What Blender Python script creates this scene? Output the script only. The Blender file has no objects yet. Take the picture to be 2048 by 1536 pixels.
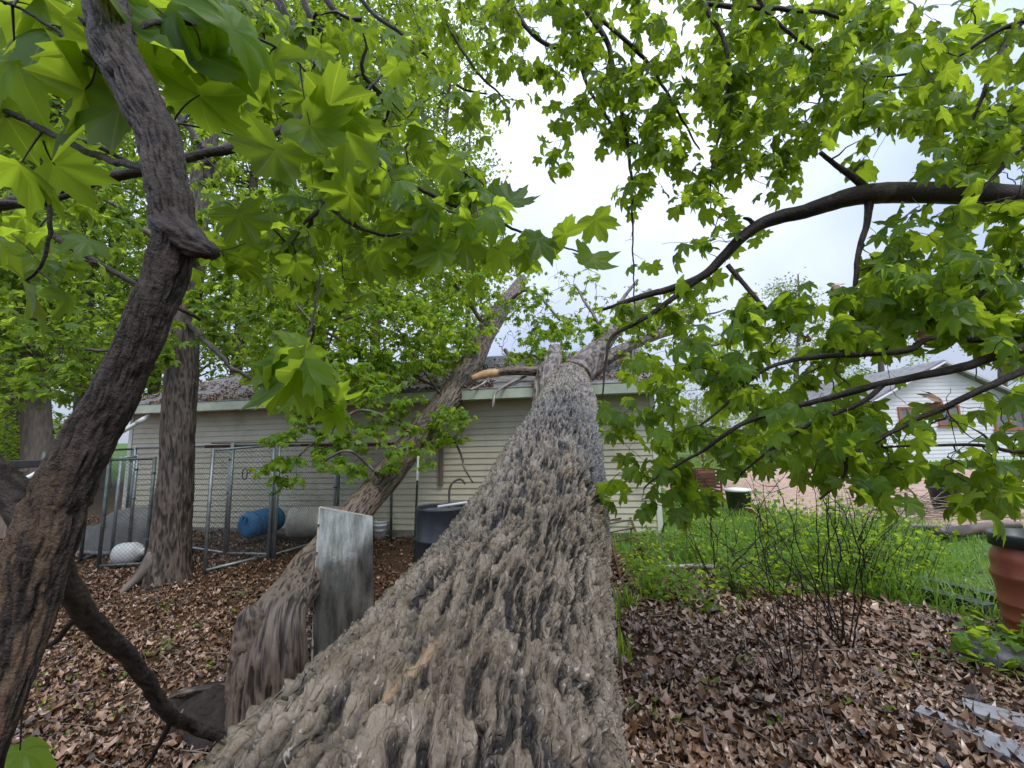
import bpy, math, random
import numpy as np
from mathutils import Vector, Matrix
R = math.radians
random.seed(7)
rng = np.random.default_rng(11)
C = bpy.context.scene.collection
sc = bpy.context.scene

# ------------------------------------------------------------------ camera
FPX, EYE, PITCH, ROLL = 860.0, 1.6, 8.0, -1.3
cam_d = bpy.data.cameras.new('camera'); cam = bpy.data.objects.new('camera', cam_d); C.objects.link(cam)
cam_d.sensor_width = 36.0; cam_d.lens = FPX / 2048 * 36.0; cam_d.clip_start = 0.02; cam_d.clip_end = 500
CAMR = Matrix.Rotation(R(90 + PITCH), 4, 'X') @ Matrix.Rotation(R(ROLL), 4, 'Z')
cam.matrix_world = Matrix.Translation((0, 0, EYE)) @ CAMR
sc.camera = cam

# ------------------------------------------------------------------ sky and sun (soft overcast day)
SUN_EL, SUN_AZ = 58.0, 150.0
w = bpy.data.worlds.new('World'); sc.world = w; w.use_nodes = True
nt = w.node_tree; nt.nodes.clear()
o_ = nt.nodes.new('ShaderNodeOutputWorld'); bg = nt.nodes.new('ShaderNodeBackground')
sky = nt.nodes.new('ShaderNodeTexSky'); sky.sky_type = 'NISHITA'; sky.sun_disc = False
sky.sun_elevation = R(SUN_EL); sky.sun_rotation = R(SUN_AZ); sky.air_density = 1.2; sky.dust_density = 2.0
tc = nt.nodes.new('ShaderNodeTexCoord'); nz = nt.nodes.new('ShaderNodeTexNoise')
nz.inputs['Scale'].default_value = 2.1; nz.inputs['Detail'].default_value = 5; nz.inputs['Roughness'].default_value = 0.5
nt.links.new(tc.outputs['Generated'], nz.inputs['Vector'])
cr = nt.nodes.new('ShaderNodeValToRGB')
cr.color_ramp.elements[0].position = 0.34; cr.color_ramp.elements[0].color = (6.0, 7.1, 9.9, 1)
cr.color_ramp.elements[1].position = 0.66; cr.color_ramp.elements[1].color = (10.0, 10.8, 12.6, 1)
nt.links.new(nz.outputs['Fac'], cr.inputs['Fac'])
# overcast sky: brighter towards the zenith
sx = nt.nodes.new('ShaderNodeSeparateXYZ'); nt.links.new(tc.outputs['Generated'], sx.inputs[0])
mrz = nt.nodes.new('ShaderNodeMapRange'); mrz.inputs[1].default_value = 0; mrz.inputs[2].default_value = 1; mrz.inputs[3].default_value = 0.46; mrz.inputs[4].default_value = 1.5; nt.links.new(sx.outputs[2], mrz.inputs[0])
vm = nt.nodes.new('ShaderNodeVectorMath'); vm.operation = 'SCALE'; nt.links.new(cr.outputs[0], vm.inputs[0]); nt.links.new(mrz.outputs[0], vm.inputs['Scale'])
mx = nt.nodes.new('ShaderNodeMix'); mx.data_type = 'RGBA'; mx.inputs[0].default_value = 0.86
nt.links.new(sky.outputs[0], mx.inputs[6]); nt.links.new(vm.outputs[0], mx.inputs[7])
nt.links.new(mx.outputs[2], bg.inputs[0]); bg.inputs[1].default_value = 0.1
nt.links.new(bg.outputs[0], o_.inputs[0])
sd = bpy.data.lights.new('sun', 'SUN'); sd.energy = 1.5; sd.angle = R(22); sd.color = (1, 0.97, 0.92)
sun = bpy.data.objects.new('sun', sd); C.objects.link(sun)
_d = Vector((math.sin(R(SUN_AZ)) * math.cos(R(SUN_EL)), math.cos(R(SUN_AZ)) * math.cos(R(SUN_EL)), math.sin(R(SUN_EL))))
sun.rotation_euler = _d.to_track_quat('Z', 'Y').to_euler()
vs = sc.view_settings; vs.view_transform = 'Standard'; vs.look = 'None'; vs.exposure = 0.48; vs.gamma = 1; vs.use_curve_mapping = False
cy = sc.cycles; cy.use_denoising = True; cy.max_bounces = 7; cy.diffuse_bounces = 4; cy.glossy_bounces = 3; cy.transmission_bounces = 5; cy.transparent_max_bounces = 4
cy.caustics_reflective = False; cy.caustics_refractive = False; cy.sample_clamp_indirect = 6

# ------------------------------------------------------------------ helpers
_R3 = np.array(CAMR.to_3x3())
def ray(px, py):
    d = _R3 @ np.array([(px - 1024) / FPX, -(py - 768) / FPX, -1.0]); return d
def P(px, py, depth):                       # point on the ray of that pixel at forward distance Y = depth
    d = ray(px, py); return np.array([0, 0, EYE]) + d * (depth / d[1])
def proj(p):                                # world point(s) -> pixel, depth
    q = (np.asarray(p, float) - np.array([0, 0, EYE])) @ _R3
    z = np.maximum(-q[..., 2], 1e-3)
    return 1024 + FPX * q[..., 0] / z, 768 - FPX * q[..., 1] / z, -q[..., 2]
def sstep(a, b, x):
    t = np.clip((x - a) / (b - a), 0, 1); return t * t * (3 - 2 * t)
_TAB = rng.random((257, 257))
def vnoise(u, v, pu=None, seed=0):
    u = np.asarray(u, float); v = np.asarray(v, float)
    iu = np.floor(u).astype(int); iv = np.floor(v).astype(int); fu = u - iu; fv = v - iv
    fu = fu * fu * fu * (fu * (fu * 6 - 15) + 10); fv = fv * fv * fv * (fv * (fv * 6 - 15) + 10)
    def T(a, b):
        if pu: a = np.mod(a, pu)
        return _TAB[np.mod(a + seed * 37, 257), np.mod(b + seed * 91, 257)]
    return (T(iu, iv) * (1 - fu) + T(iu + 1, iv) * fu) * (1 - fv) + (T(iu, iv + 1) * (1 - fu) + T(iu + 1, iv + 1) * fu) * fv
def fbm(u, v, pu=None, seed=0, octv=4):
    s = 0; a = 0.5; t = 0
    for k in range(octv):
        f = 2 ** k; s = s + a * vnoise(u * f, v * f, pu * f if pu else None, seed + k * 5); t += a; a *= 0.5
    return s / t
def worley(u, v, pu, seed=0):
    iu = np.floor(u).astype(int); iv = np.floor(v).astype(int)
    f1 = np.full(u.shape, 9.0); f2 = np.full(u.shape, 9.0)
    for du in (-1, 0, 1):
        for dv in (-1, 0, 1):
            a = iu + du; b = iv + dv; am = np.mod(a, pu) if pu else a
            jx = _TAB[np.mod(am + seed * 13, 257), np.mod(b + 7, 257)]; jy = _TAB[np.mod(am + 101, 257), np.mod(b + seed * 17, 257)]
            d = np.hypot(a + jx - u, b + jy - v)
            f2 = np.minimum(f2, np.maximum(f1, d)); f1 = np.minimum(f1, d)
    return f1, f2
def gz(x, y):                               # height of the ground
    x = np.asarray(x, float); y = np.asarray(y, float)
    z = -0.28 * sstep(0.4, -1.8, x) * (1 - 0.65 * sstep(4.2, 7.8, y)) + 0.02 * np.maximum(0, y - 14) + 0.012 * np.maximum(0, -x - 10)
    return z + 0.09 * (vnoise(x * 0.7 + 40, y * 0.7 + 40, seed=3) - 0.5) + 0.03 * (vnoise(x * 2.3 + 40, y * 2.3 + 40, seed=4) - 0.5)
def gp(px, py):                             # where the ray of a pixel meets the ground
    d = ray(px, py); t = 0.5
    for k in range(4000):
        p = np.array([0, 0, EYE]) + d * t
        if p[2] < gz(p[0], p[1]): break
        t += 0.01 if t < 12 else 0.05
    return p
def mesh(name, V, F, mat=None, smooth=False, attrs=None):
    me = bpy.data.meshes.new(name)
    V = np.asarray(V, np.float32)
    if isinstance(F, np.ndarray):
        n, k = F.shape
        me.vertices.add(len(V)); me.vertices.foreach_set('co', V.ravel())
        me.loops.add(n * k); me.loops.foreach_set('vertex_index', F.astype(np.int32).ravel())
        me.polygons.add(n); me.polygons.foreach_set('loop_start', np.arange(0, n * k, k, dtype=np.int32))
        me.polygons.foreach_set('loop_total', np.full(n, k, np.int32)); me.update(calc_edges=True)
    else:
        me.from_pydata([tuple(map(float, v)) for v in V], [], F); me.update()
    if smooth:
        me.polygons.foreach_set('use_smooth', np.ones(len(me.polygons), bool))
    for an, av in (attrs or {}).items():
        a = me.attributes.new(an, 'FLOAT', 'POINT'); a.data.foreach_set('value', np.asarray(av, np.float32))
    if mat: me.materials.append(mat)
    return me
def obj(name, me, parent=None, loc=None):
    o = bpy.data.objects.new(name, me); C.objects.link(o)
    if parent is not None:
        o.parent = parent
        if loc is None:                      # mesh in world coordinates: undo the parent's offset
            p = parent; off = Vector((0, 0, 0))
            while p is not None: off += p.location; p = p.parent
            o.location = -off
    if loc is not None: o.location = loc
    return o
def tag(o, label=None, cat=None, group=None, kind=None):
    if label: o['label'] = label
    if cat: o['category'] = cat
    if group: o['group'] = group
    if kind: o['kind'] = kind
    return o
def thing(name, loc, label, cat, group=None):
    o = bpy.data.objects.new(name, None); C.objects.link(o); o.location = tuple(map(float, loc)); o.empty_display_size = 0.1
    return tag(o, label, cat, group)
class MB:                                    # collects simple shapes into one mesh
    def __init__(s): s.V = []; s.F = []
    def add(s, V, F):
        b = len(s.V); s.V += [tuple(map(float, v)) for v in V]; s.F += [tuple(i + b for i in f) for f in F]; return s
    def box(s, c, size, ax=None, bev=0.0):
        c = np.array(c, float); h = np.array(size, float) / 2
        ax = np.eye(3) if ax is None else np.array(ax, float)
        if bev <= 0:
            V = [c + ax.T @ (h * np.array(q)) for q in [(-1,-1,-1),(1,-1,-1),(1,1,-1),(-1,1,-1),(-1,-1,1),(1,-1,1),(1,1,1),(-1,1,1)]]
            return s.add(V, [(0,3,2,1),(4,5,6,7),(0,1,5,4),(1,2,6,5),(2,3,7,6),(3,0,4,7)])
        import bmesh
        bm = bmesh.new(); bmesh.ops.create_cube(bm, size=1.0)
        for v in bm.verts: v.co = Vector((v.co.x * 2 * h[0], v.co.y * 2 * h[1], v.co.z * 2 * h[2]))
        bmesh.ops.bevel(bm, geom=bm.edges[:], offset=bev, segments=1, affect='EDGES')
        bm.verts.index_update()
        V = [c + ax.T @ np.array(v.co) for v in bm.verts]; F = [tuple(v.index for v in f.verts) for f in bm.faces]; bm.free()
        return s.add(V, F)
    def bar(s, a, b, wd, ht, up=(0, 0, 1)):  # a straight bar of rectangular section
        a = np.array(a, float); b = np.array(b, float); d = b - a; L = np.linalg.norm(d); d /= L
        x = np.cross(d, up); x /= np.linalg.norm(x); z = np.cross(x, d)
        return s.box((a + b) / 2, (wd, L, ht), [x, d, z])
    def tube(s, pts, rad, n=8, cap=True):
        V, F = tube(pts, rad, n, cap); return s.add(V, F)
    def lathe(s, prof, base, axis=(0, 0, 1), n=24):
        ax = np.array(axis, float); ax /= np.linalg.norm(ax)
        t = np.array([1, 0, 0.0]) if abs(ax[0]) < 0.8 else np.array([0, 1.0, 0])
        e1 = np.cross(ax, t); e1 /= np.linalg.norm(e1); e2 = np.cross(ax, e1); V = []; F = []
        for (r, h) in prof:
            for k in range(n):
                a = 2 * math.pi * k / n
                V.append(np.array(base) + ax * h + r * (math.cos(a) * e1 + math.sin(a) * e2))
        for i in range(len(prof) - 1):
            for k in range(n):
                F.append((i * n + k, i * n + (k + 1) % n, (i + 1) * n + (k + 1) % n, (i + 1) * n + k))
        return s.add(V, F)
    def build(s, name, mat, parent=None, smooth=False):
        return obj(name, mesh(name, s.V, s.F, mat, smooth), parent)
def frames(pts):
    pts = np.asarray(pts, float); T = np.gradient(pts, axis=0); T /= np.linalg.norm(T, axis=1)[:, None] + 1e-12
    e = np.cross(T[0], [0, 0, 1.0])
    if np.linalg.norm(e) < 0.1: e = np.cross(T[0], [1.0, 0, 0])
    e /= np.linalg.norm(e); E1 = [e]
    for i in range(1, len(pts)):
        e = E1[-1] - T[i] * np.dot(E1[-1], T[i]); e /= np.linalg.norm(e) + 1e-12; E1.append(e)
    E1 = np.array(E1); return T, E1, np.cross(E1, T)
def tube(pts, rad, n=8, cap=True):
    pts = np.asarray(pts, float); m = len(pts); rad = np.broadcast_to(np.asarray(rad, float), (m,))
    T, E1, E2 = frames(pts); a = np.arange(n) * 2 * math.pi / n
    V = pts[:, None, :] + rad[:, None, None] * (np.cos(a)[None, :, None] * E1[:, None, :] + np.sin(a)[None, :, None] * E2[:, None, :])
    F = []
    for i in range(m - 1):
        for k in range(n): F.append((i * n + k, i * n + (k + 1) % n, (i + 1) * n + (k + 1) % n, (i + 1) * n + k))
    if cap: F.append(tuple(range(n - 1, -1, -1))); F.append(tuple((m - 1) * n + k for k in range(n)))
    return V.reshape(-1, 3), F
def smooth_path(pts, step, extra=None):      # Catmull-Rom through points (with radii etc. as extra columns)
    A = np.asarray(pts, float)
    if len(A) < 3: A = np.vstack([A[0], (A[0] + A[-1]) / 2, A[-1]])
    A = np.vstack([2 * A[0] - A[1], A, 2 * A[-1] - A[-2]]); out = []
    for i in range(1, len(A) - 2):
        L = np.linalg.norm(A[i + 1, :3] - A[i, :3]); n = max(1, int(round(L / step))); t = (np.arange(n) / n)[:, None]
        p0, p1, p2, p3 = A[i - 1], A[i], A[i + 1], A[i + 2]
        out.append(0.5 * (2 * p1 + (p2 - p0) * t + (2 * p0 - 5 * p1 + 4 * p2 - p3) * t ** 2 + (3 * p1 - p0 - 3 * p2 + p3) * t ** 3))
    out.append(A[-2][None]); return np.vstack(out)
def pxpath(L, step=0.05):                    # [(px, py, depth, diameter px)] -> world path with radius column
    Q = []
    for (x, y, d, wpx) in L:
        p = P(x, y, d); dd = proj(p)[2]; Q.append([*p, wpx * dd / FPX / 2])
    return smooth_path(Q, step)

# ------------------------------------------------------------------ materials
def nodes(name):
    m = bpy.data.materials.new(name); m.use_nodes = True; t = m.node_tree; t.nodes.clear()
    o = t.nodes.new('ShaderNodeOutputMaterial'); b = t.nodes.new('ShaderNodeBsdfPrincipled'); t.links.new(b.outputs[0], o.inputs[0])
    return m, t, b, o
def mat(name, cols, scale=4.0, rough=0.6, spec=0.4, bump=0.0, bscale=None, metal=0.0, stretch=(1, 1, 1), detail=5, coords='Object', rough2=None, pos=(0.3, 0.7)):
    m, t, b, o = nodes(name)
    tcn = t.nodes.new('ShaderNodeTexCoord'); mp = t.nodes.new('ShaderNodeMapping'); mp.inputs['Scale'].default_value = stretch
    t.links.new(tcn.outputs[coords], mp.inputs[0])
    n = t.nodes.new('ShaderNodeTexNoise'); n.inputs['Scale'].default_value = scale; n.inputs['Detail'].default_value = detail; n.inputs['Roughness'].default_value = 0.6
    t.links.new(mp.outputs[0], n.inputs['Vector'])
    r = t.nodes.new('ShaderNodeValToRGB'); e = r.color_ramp.elements
    cols = [tuple(c) + (1,) for c in cols]
    e[0].position = pos[0]; e[0].color = cols[0]; e[1].position = pos[1]; e[1].color = cols[-1]
    for k, c in enumerate(cols[1:-1]):
        x = e.new(pos[0] + (pos[1] - pos[0]) * (k + 1) / (len(cols) - 1)); x.color = c
    t.links.new(n.outputs['Fac'], r.inputs[0]); t.links.new(r.outputs[0], b.inputs['Base Color'])
    b.inputs['Roughness'].default_value = rough; b.inputs['Specular IOR Level'].default_value = spec; b.inputs['Metallic'].default_value = metal
    if rough2 is not None:
        mr = t.nodes.new('ShaderNodeMapRange'); mr.inputs[1].default_value = 0.3; mr.inputs[2].default_value = 0.7; mr.inputs[3].default_value = rough; mr.inputs[4].default_value = rough2
        t.links.new(n.outputs['Fac'], mr.inputs[0]); t.links.new(mr.outputs[0], b.inputs['Roughness'])
    if bump:
        n2 = t.nodes.new('ShaderNodeTexNoise'); n2.inputs['Scale'].default_value = bscale or scale * 4; n2.inputs['Detail'].default_value = 6
        t.links.new(mp.outputs[0], n2.inputs['Vector'])
        bp = t.nodes.new('ShaderNodeBump'); bp.inputs['Strength'].default_value = 1.0; bp.inputs['Distance'].default_value = bump
        t.links.new(n2.outputs['Fac'], bp.inputs['Height']); t.links.new(bp.outputs[0], b.inputs['Normal'])
    return m
def leaf_mat(name, dark, light, trans, rough=0.42, tfac=0.55, spec=0.32):
    m, t, b, o = nodes(name)
    at = t.nodes.new('ShaderNodeAttribute'); at.attribute_name = 'rnd'
    ve = t.nodes.new('ShaderNodeAttribute'); ve.attribute_name = 'vein'
    pw = t.nodes.new('ShaderNodeMath'); pw.operation = 'POWER'; pw.inputs[1].default_value = 9; t.links.new(ve.outputs['Fac'], pw.inputs[0])
    pm = t.nodes.new('ShaderNodeMath'); pm.operation = 'MULTIPLY'; pm.inputs[1].default_value = 0.45; t.links.new(pw.outputs[0], pm.inputs[0])
    def ramp(a, c):
        r = t.nodes.new('ShaderNodeValToRGB'); r.color_ramp.elements[0].color = (*a, 1); r.color_ramp.elements[1].color = (*c, 1)
        t.links.new(at.outputs['Fac'], r.inputs[0])
        x = t.nodes.new('ShaderNodeMix'); x.data_type = 'RGBA'; x.inputs[7].default_value = (min(1, c[0] * 1.9 + .02), min(1, c[1] * 1.5 + .02), c[2] * 1.6 + .02, 1)
        t.links.new(pm.outputs[0], x.inputs[0]); t.links.new(r.outputs[0], x.inputs[6]); return x.outputs[2]
    t.links.new(ramp(dark, light), b.inputs['Base Color'])
    b.inputs['Roughness'].default_value = rough; b.inputs['Specular IOR Level'].default_value = spec
    tr = t.nodes.new('ShaderNodeBsdfTranslucent'); t.links.new(ramp(tuple(c * 0.6 for c in trans), trans), tr.inputs[0])
    mxs = t.nodes.new('ShaderNodeMixShader'); mxs.inputs[0].default_value = tfac
    t.links.new(b.outputs[0], mxs.inputs[1]); t.links.new(tr.outputs[0], mxs.inputs[2]); t.links.new(mxs.outputs[0], o.inputs[0])
    return m
M = {}
M['leaf'] = leaf_mat('maple_leaf', (0.05, 0.12, 0.022), (0.11, 0.21, 0.03), (0.50, 0.68, 0.04), tfac=0.64)
M['leaf_far'] = leaf_mat('woods_leaf', (0.06, 0.13, 0.025), (0.13, 0.23, 0.035), (0.52, 0.72, 0.06), rough=0.5)
M['leaf_bright'] = leaf_mat('fresh_leaf', (0.07, 0.16, 0.02), (0.15, 0.28, 0.03), (0.60, 0.80, 0.05), rough=0.42)
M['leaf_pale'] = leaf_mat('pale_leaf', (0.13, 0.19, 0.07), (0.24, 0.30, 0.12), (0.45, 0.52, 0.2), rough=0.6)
M['grass'] = leaf_mat('grass', (0.08, 0.18, 0.02), (0.20, 0.34, 0.05), (0.40, 0.60, 0.05), rough=0.4, tfac=0.4)
M['litter'] = None
def ramp_attr_mat(name, cols, rough, spec=0.45, tfac=0.0):
    m, t, b, o = nodes(name)
    at = t.nodes.new('ShaderNodeAttribute'); at.attribute_name = 'rnd'
    r = t.nodes.new('ShaderNodeValToRGB'); e = r.color_ramp.elements; e[0].color = (*cols[0], 1); e[1].color = (*cols[-1], 1)
    for k, c in enumerate(cols[1:-1]): x = e.new((k + 1) / (len(cols) - 1)); x.color = (*c, 1)
    t.links.new(at.outputs['Fac'], r.inputs[0]); t.links.new(r.outputs[0], b.inputs['Base Color'])
    b.inputs['Roughness'].default_value = rough; b.inputs['Specular IOR Level'].default_value = spec
    return m
M['litter'] = ramp_attr_mat('dead_leaves', [(0.05, 0.027, 0.016), (0.13, 0.068, 0.037), (0.23, 0.125, 0.07), (0.31, 0.185, 0.115), (0.42, 0.30, 0.22)], 0.26, 0.65)
def bark_mat(name, ridge, furrow, wood=None, rough=0.45, bump=0.004, bscale=90, lichen=None, spec=0.5, crack=0.0):
    m, t, b, o = nodes(name)
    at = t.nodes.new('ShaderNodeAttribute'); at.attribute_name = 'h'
    tcn = t.nodes.new('ShaderNodeTexCoord')
    n = t.nodes.new('ShaderNodeTexNoise'); n.inputs['Scale'].default_value = 7; n.inputs['Detail'].default_value = 6; t.links.new(tcn.outputs['Object'], n.inputs['Vector'])
    n2 = t.nodes.new('ShaderNodeTexNoise'); n2.inputs['Scale'].default_value = bscale; n2.inputs['Detail'].default_value = 5; n2.inputs['Roughness'].default_value = 0.7; t.links.new(tcn.outputs['Object'], n2.inputs['Vector'])
    rm = t.nodes.new('ShaderNodeMix'); rm.data_type = 'RGBA'; rm.inputs[6].default_value = (*ridge[0], 1); rm.inputs[7].default_value = (*ridge[1], 1)
    mr0 = t.nodes.new('ShaderNodeMapRange'); mr0.inputs[1].default_value = 0.35; mr0.inputs[2].default_value = 0.65; t.links.new(n.outputs['Fac'], mr0.inputs[0]); t.links.new(mr0.outputs[0], rm.inputs[0])
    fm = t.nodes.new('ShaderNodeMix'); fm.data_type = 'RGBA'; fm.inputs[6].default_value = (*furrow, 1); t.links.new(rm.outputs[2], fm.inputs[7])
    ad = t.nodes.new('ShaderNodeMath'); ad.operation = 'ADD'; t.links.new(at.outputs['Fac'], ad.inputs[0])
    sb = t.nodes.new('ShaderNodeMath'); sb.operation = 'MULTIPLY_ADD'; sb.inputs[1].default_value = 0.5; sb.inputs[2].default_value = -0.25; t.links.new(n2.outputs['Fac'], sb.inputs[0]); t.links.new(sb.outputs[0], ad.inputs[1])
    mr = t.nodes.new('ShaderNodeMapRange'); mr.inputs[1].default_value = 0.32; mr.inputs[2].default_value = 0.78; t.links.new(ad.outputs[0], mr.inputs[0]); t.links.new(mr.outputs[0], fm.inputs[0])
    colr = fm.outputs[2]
    if lichen:
        n3 = t.nodes.new('ShaderNodeTexNoise'); n3.inputs['Scale'].default_value = 7.0; n3.inputs['Detail'].default_value = 8; n3.inputs['Roughness'].default_value = 0.7; t.links.new(tcn.outputs['Object'], n3.inputs['Vector'])
        m3 = t.nodes.new('ShaderNodeMapRange'); m3.inputs[1].default_value = 0.56; m3.inputs[2].default_value = 0.68; m3.inputs[4].default_value = 0.7; t.links.new(n3.outputs['Fac'], m3.inputs[0])
        lx = t.nodes.new('ShaderNodeMix'); lx.data_type = 'RGBA'; lx.inputs[7].default_value = (*lichen, 1); t.links.new(m3.outputs[0], lx.inputs[0]); t.links.new(colr, lx.inputs[6]); colr = lx.outputs[2]
    if wood:
        ba = t.nodes.new('ShaderNodeAttribute'); ba.attribute_name = 'bare'
        wx = t.nodes.new('ShaderNodeMix'); wx.data_type = 'RGBA'; wx.inputs[7].default_value = (*wood, 1); t.links.new(ba.outputs['Fac'], wx.inputs[0]); t.links.new(colr, wx.inputs[6]); colr = wx.outputs[2]
    hgt = n2.outputs['Fac']
    if crack:                                # small flakes with sharp cracks between them
        mp = t.nodes.new('ShaderNodeMapping'); mp.inputs['Scale'].default_value = (1, .42, .8); nd = t.nodes.new('ShaderNodeVectorMath'); nd.operation = 'MULTIPLY_ADD'; nd.inputs[1].default_value = (.05, .05, .05)
        t.links.new(n.outputs['Color'], nd.inputs[0]); t.links.new(tcn.outputs['Object'], nd.inputs[2]); t.links.new(nd.outputs[0], mp.inputs[0])
        vo = t.nodes.new('ShaderNodeTexVoronoi'); vo.feature = 'DISTANCE_TO_EDGE'; vo.inputs['Scale'].default_value = 46; t.links.new(mp.outputs[0], vo.inputs['Vector'])
        ms = t.nodes.new('ShaderNodeMapRange'); ms.inputs[1].default_value = .0; ms.inputs[2].default_value = .16; t.links.new(vo.outputs['Distance'], ms.inputs[0])
        am = t.nodes.new('ShaderNodeMath'); am.operation = 'MULTIPLY_ADD'; am.inputs[1].default_value = crack; t.links.new(ms.outputs[0], am.inputs[0]); t.links.new(n2.outputs['Fac'], am.inputs[2]); hgt = am.outputs[0]
    t.links.new(colr, b.inputs['Base Color'])
    bp = t.nodes.new('ShaderNodeBump'); bp.inputs['Distance'].default_value = bump; t.links.new(hgt, bp.inputs['Height']); t.links.new(bp.outputs[0], b.inputs['Normal'])
    b.inputs['Roughness'].default_value = rough; b.inputs['Specular IOR Level'].default_value = spec
    return m
M['bark_wet'] = bark_mat('wet_furrowed_bark', ((0.34, 0.275, 0.205), (0.19, 0.14, 0.092)), (0.016, 0.010, 0.006), wood=(0.38, 0.26, 0.16), rough=0.24, bump=0.012, bscale=90, spec=0.7, crack=0.5)  # inner-bark furrow tone, darkened further to paint in the shade of the pits
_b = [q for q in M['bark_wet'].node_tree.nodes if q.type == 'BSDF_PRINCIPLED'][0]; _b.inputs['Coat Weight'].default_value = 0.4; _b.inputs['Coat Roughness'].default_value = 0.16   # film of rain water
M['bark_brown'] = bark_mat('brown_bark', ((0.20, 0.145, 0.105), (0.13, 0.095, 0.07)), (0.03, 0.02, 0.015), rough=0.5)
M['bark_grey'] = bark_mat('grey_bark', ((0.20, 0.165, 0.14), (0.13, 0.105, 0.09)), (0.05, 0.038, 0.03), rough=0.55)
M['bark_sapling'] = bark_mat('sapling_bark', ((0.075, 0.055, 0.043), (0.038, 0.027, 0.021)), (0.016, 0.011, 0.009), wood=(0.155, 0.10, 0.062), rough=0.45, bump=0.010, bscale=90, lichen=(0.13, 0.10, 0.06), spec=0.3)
M['twig'] = mat('twig', [(0.03, 0.022, 0.018), (0.075, 0.055, 0.042)], 20, 0.45, 0.4)
M['twig_light'] = mat('pale_twig', [(0.14, 0.11, 0.085), (0.28, 0.23, 0.17)], 20, 0.6, 0.3)
M['bark_far'] = mat('far_bark', [(0.07, 0.055, 0.045), (0.17, 0.14, 0.12)], 6, 0.8, 0.2, stretch=(3, 3, 0.5))
M['soil'] = None

# ------------------------------------------------------------------ ground
def in_grass(x, y):
    return (x > 1.0) & (y > 6.1 - (x - 1.5) * 0.78 + 0.5 * (vnoise(x * 1.3 + 9, y * 1.3 + 9, seed=8) - 0.5))
DRIVE = [(4.6, 15.5), (5.7, 10.6), (6.2, 8.9), (7.6, 7.5), (12, 6.7), (22, 8), (24, 15), (19, 19), (11, 22), (5.2, 21)]
def in_poly(x, y, poly):
    r = np.zeros(np.shape(x), bool); n = len(poly)
    for i in range(n):
        (x1, y1), (x2, y2) = poly[i], poly[(i + 1) % n]
        c = ((y1 > y) != (y2 > y)) & (x < (x2 - x1) * (y - y1) / (y2 - y1 + 1e-12) + x1); r ^= c
    return r
def build_ground():
    def axis(lo, hi, fine, k):
        a = [0.0]
        while a[-1] < hi: a.append(a[-1] + fine + k * abs(a[-1]))
        b = [0.0]
        while b[-1] > lo: b.append(b[-1] - fine - k * abs(b[-1]))
        return np.array(sorted(set(a + b)))
    xs = axis(-220, 220, 0.16, 0.04); ys = axis(-60, 260, 0.16, 0.04)
    X, Y = np.meshgrid(xs, ys); Z = gz(X, Y)
    g = np.where(in_grass(X, Y) | (Y > 22), 1.0, 0.0)
    V = np.stack([X, Y, Z], -1).reshape(-1, 3); nx = len(xs)
    i, j = np.meshgrid(np.arange(len(ys) - 1), np.arange(nx - 1), indexing='ij'); a = (i * nx + j).ravel()
    F = np.stack([a, a + 1, a + nx + 1, a + nx], 1)
    m, t, b, o = nodes('forest_floor')
    at = t.nodes.new('ShaderNodeAttribute'); at.attribute_name = 'green'
    tcn = t.nodes.new('ShaderNodeTexCoord')
    def noise(s):
        n = t.nodes.new('ShaderNodeTexNoise'); n.inputs['Scale'].default_value = s; n.inputs['Detail'].default_value = 8; n.inputs['Roughness'].default_value = 0.7
        t.links.new(tcn.outputs['Object'], n.inputs['Vector']); return n
    n1 = noise(16); r = t.nodes.new('ShaderNodeValToRGB'); e = r.color_ramp.elements
    e[0].position = 0.3; e[0].color = (0.022, 0.014, 0.009, 1); e[1].position = 0.7; e[1].color = (0.13, 0.075, 0.04, 1)
    t.links.new(n1.outputs['Fac'], r.inputs[0])
    n2 = noise(9); r2 = t.nodes.new('ShaderNodeValToRGB'); e = r2.color_ramp.elements
    e[0].position = 0.3; e[0].color = (0.03, 0.07, 0.012, 1); e[1].position = 0.7; e[1].color = (0.11, 0.2, 0.035, 1)
    t.links.new(n2.outputs['Fac'], r2.inputs[0])
    x = t.nodes.new('ShaderNodeMix'); x.data_type = 'RGBA'; t.links.new(at.outputs['Fac'], x.inputs[0]); t.links.new(r.outputs[0], x.inputs[6]); t.links.new(r2.outputs[0], x.inputs[7])
    t.links.new(x.outputs[2], b.inputs['Base Color']); b.inputs['Roughness'].default_value = 0.8; b.inputs['Specular IOR Level'].default_value = 0.2
    bp = t.nodes.new('ShaderNodeBump'); bp.inputs['Distance'].default_value = 0.03; t.links.new(n1.outputs['Fac'], bp.inputs['Height']); t.links.new(bp.outputs[0], b.inputs['Normal'])
    o = obj('ground', mesh('ground', V, F, m, True, {'green': g.ravel()})); tag(o, kind='structure'); return o
GROUND = build_ground()
def build_drive():
    me_ = MB(); pts = smooth_path([(*p, 0) for p in DRIVE + [DRIVE[0]]], 0.6)[:, :2]
    c = pts.mean(0); rings = 14; V = []; F = []
    for k in range(rings + 1):
        for p in pts[:-1]:
            q = c + (p - c) * k / rings; V.append((q[0], q[1], float(gz(q[0], q[1])) + 0.012 + (0.01 if k < rings else -0.02)))
    n = len(pts) - 1
    for k in range(rings):
        for i in range(n): F.append((k * n + i, (k + 1) * n + i, (k + 1) * n + (i + 1) % n, k * n + (i + 1) % n))
    m = mat('red_gravel', [(0.24, 0.15, 0.11), (0.42, 0.29, 0.22), (0.5, 0.36, 0.29)], 5, 0.8, 0.2, 0.01, 60)
    tag(obj('gravel_driveway', mesh('gravel_driveway', V, F, m, True)), kind='structure')
build_drive()

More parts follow.
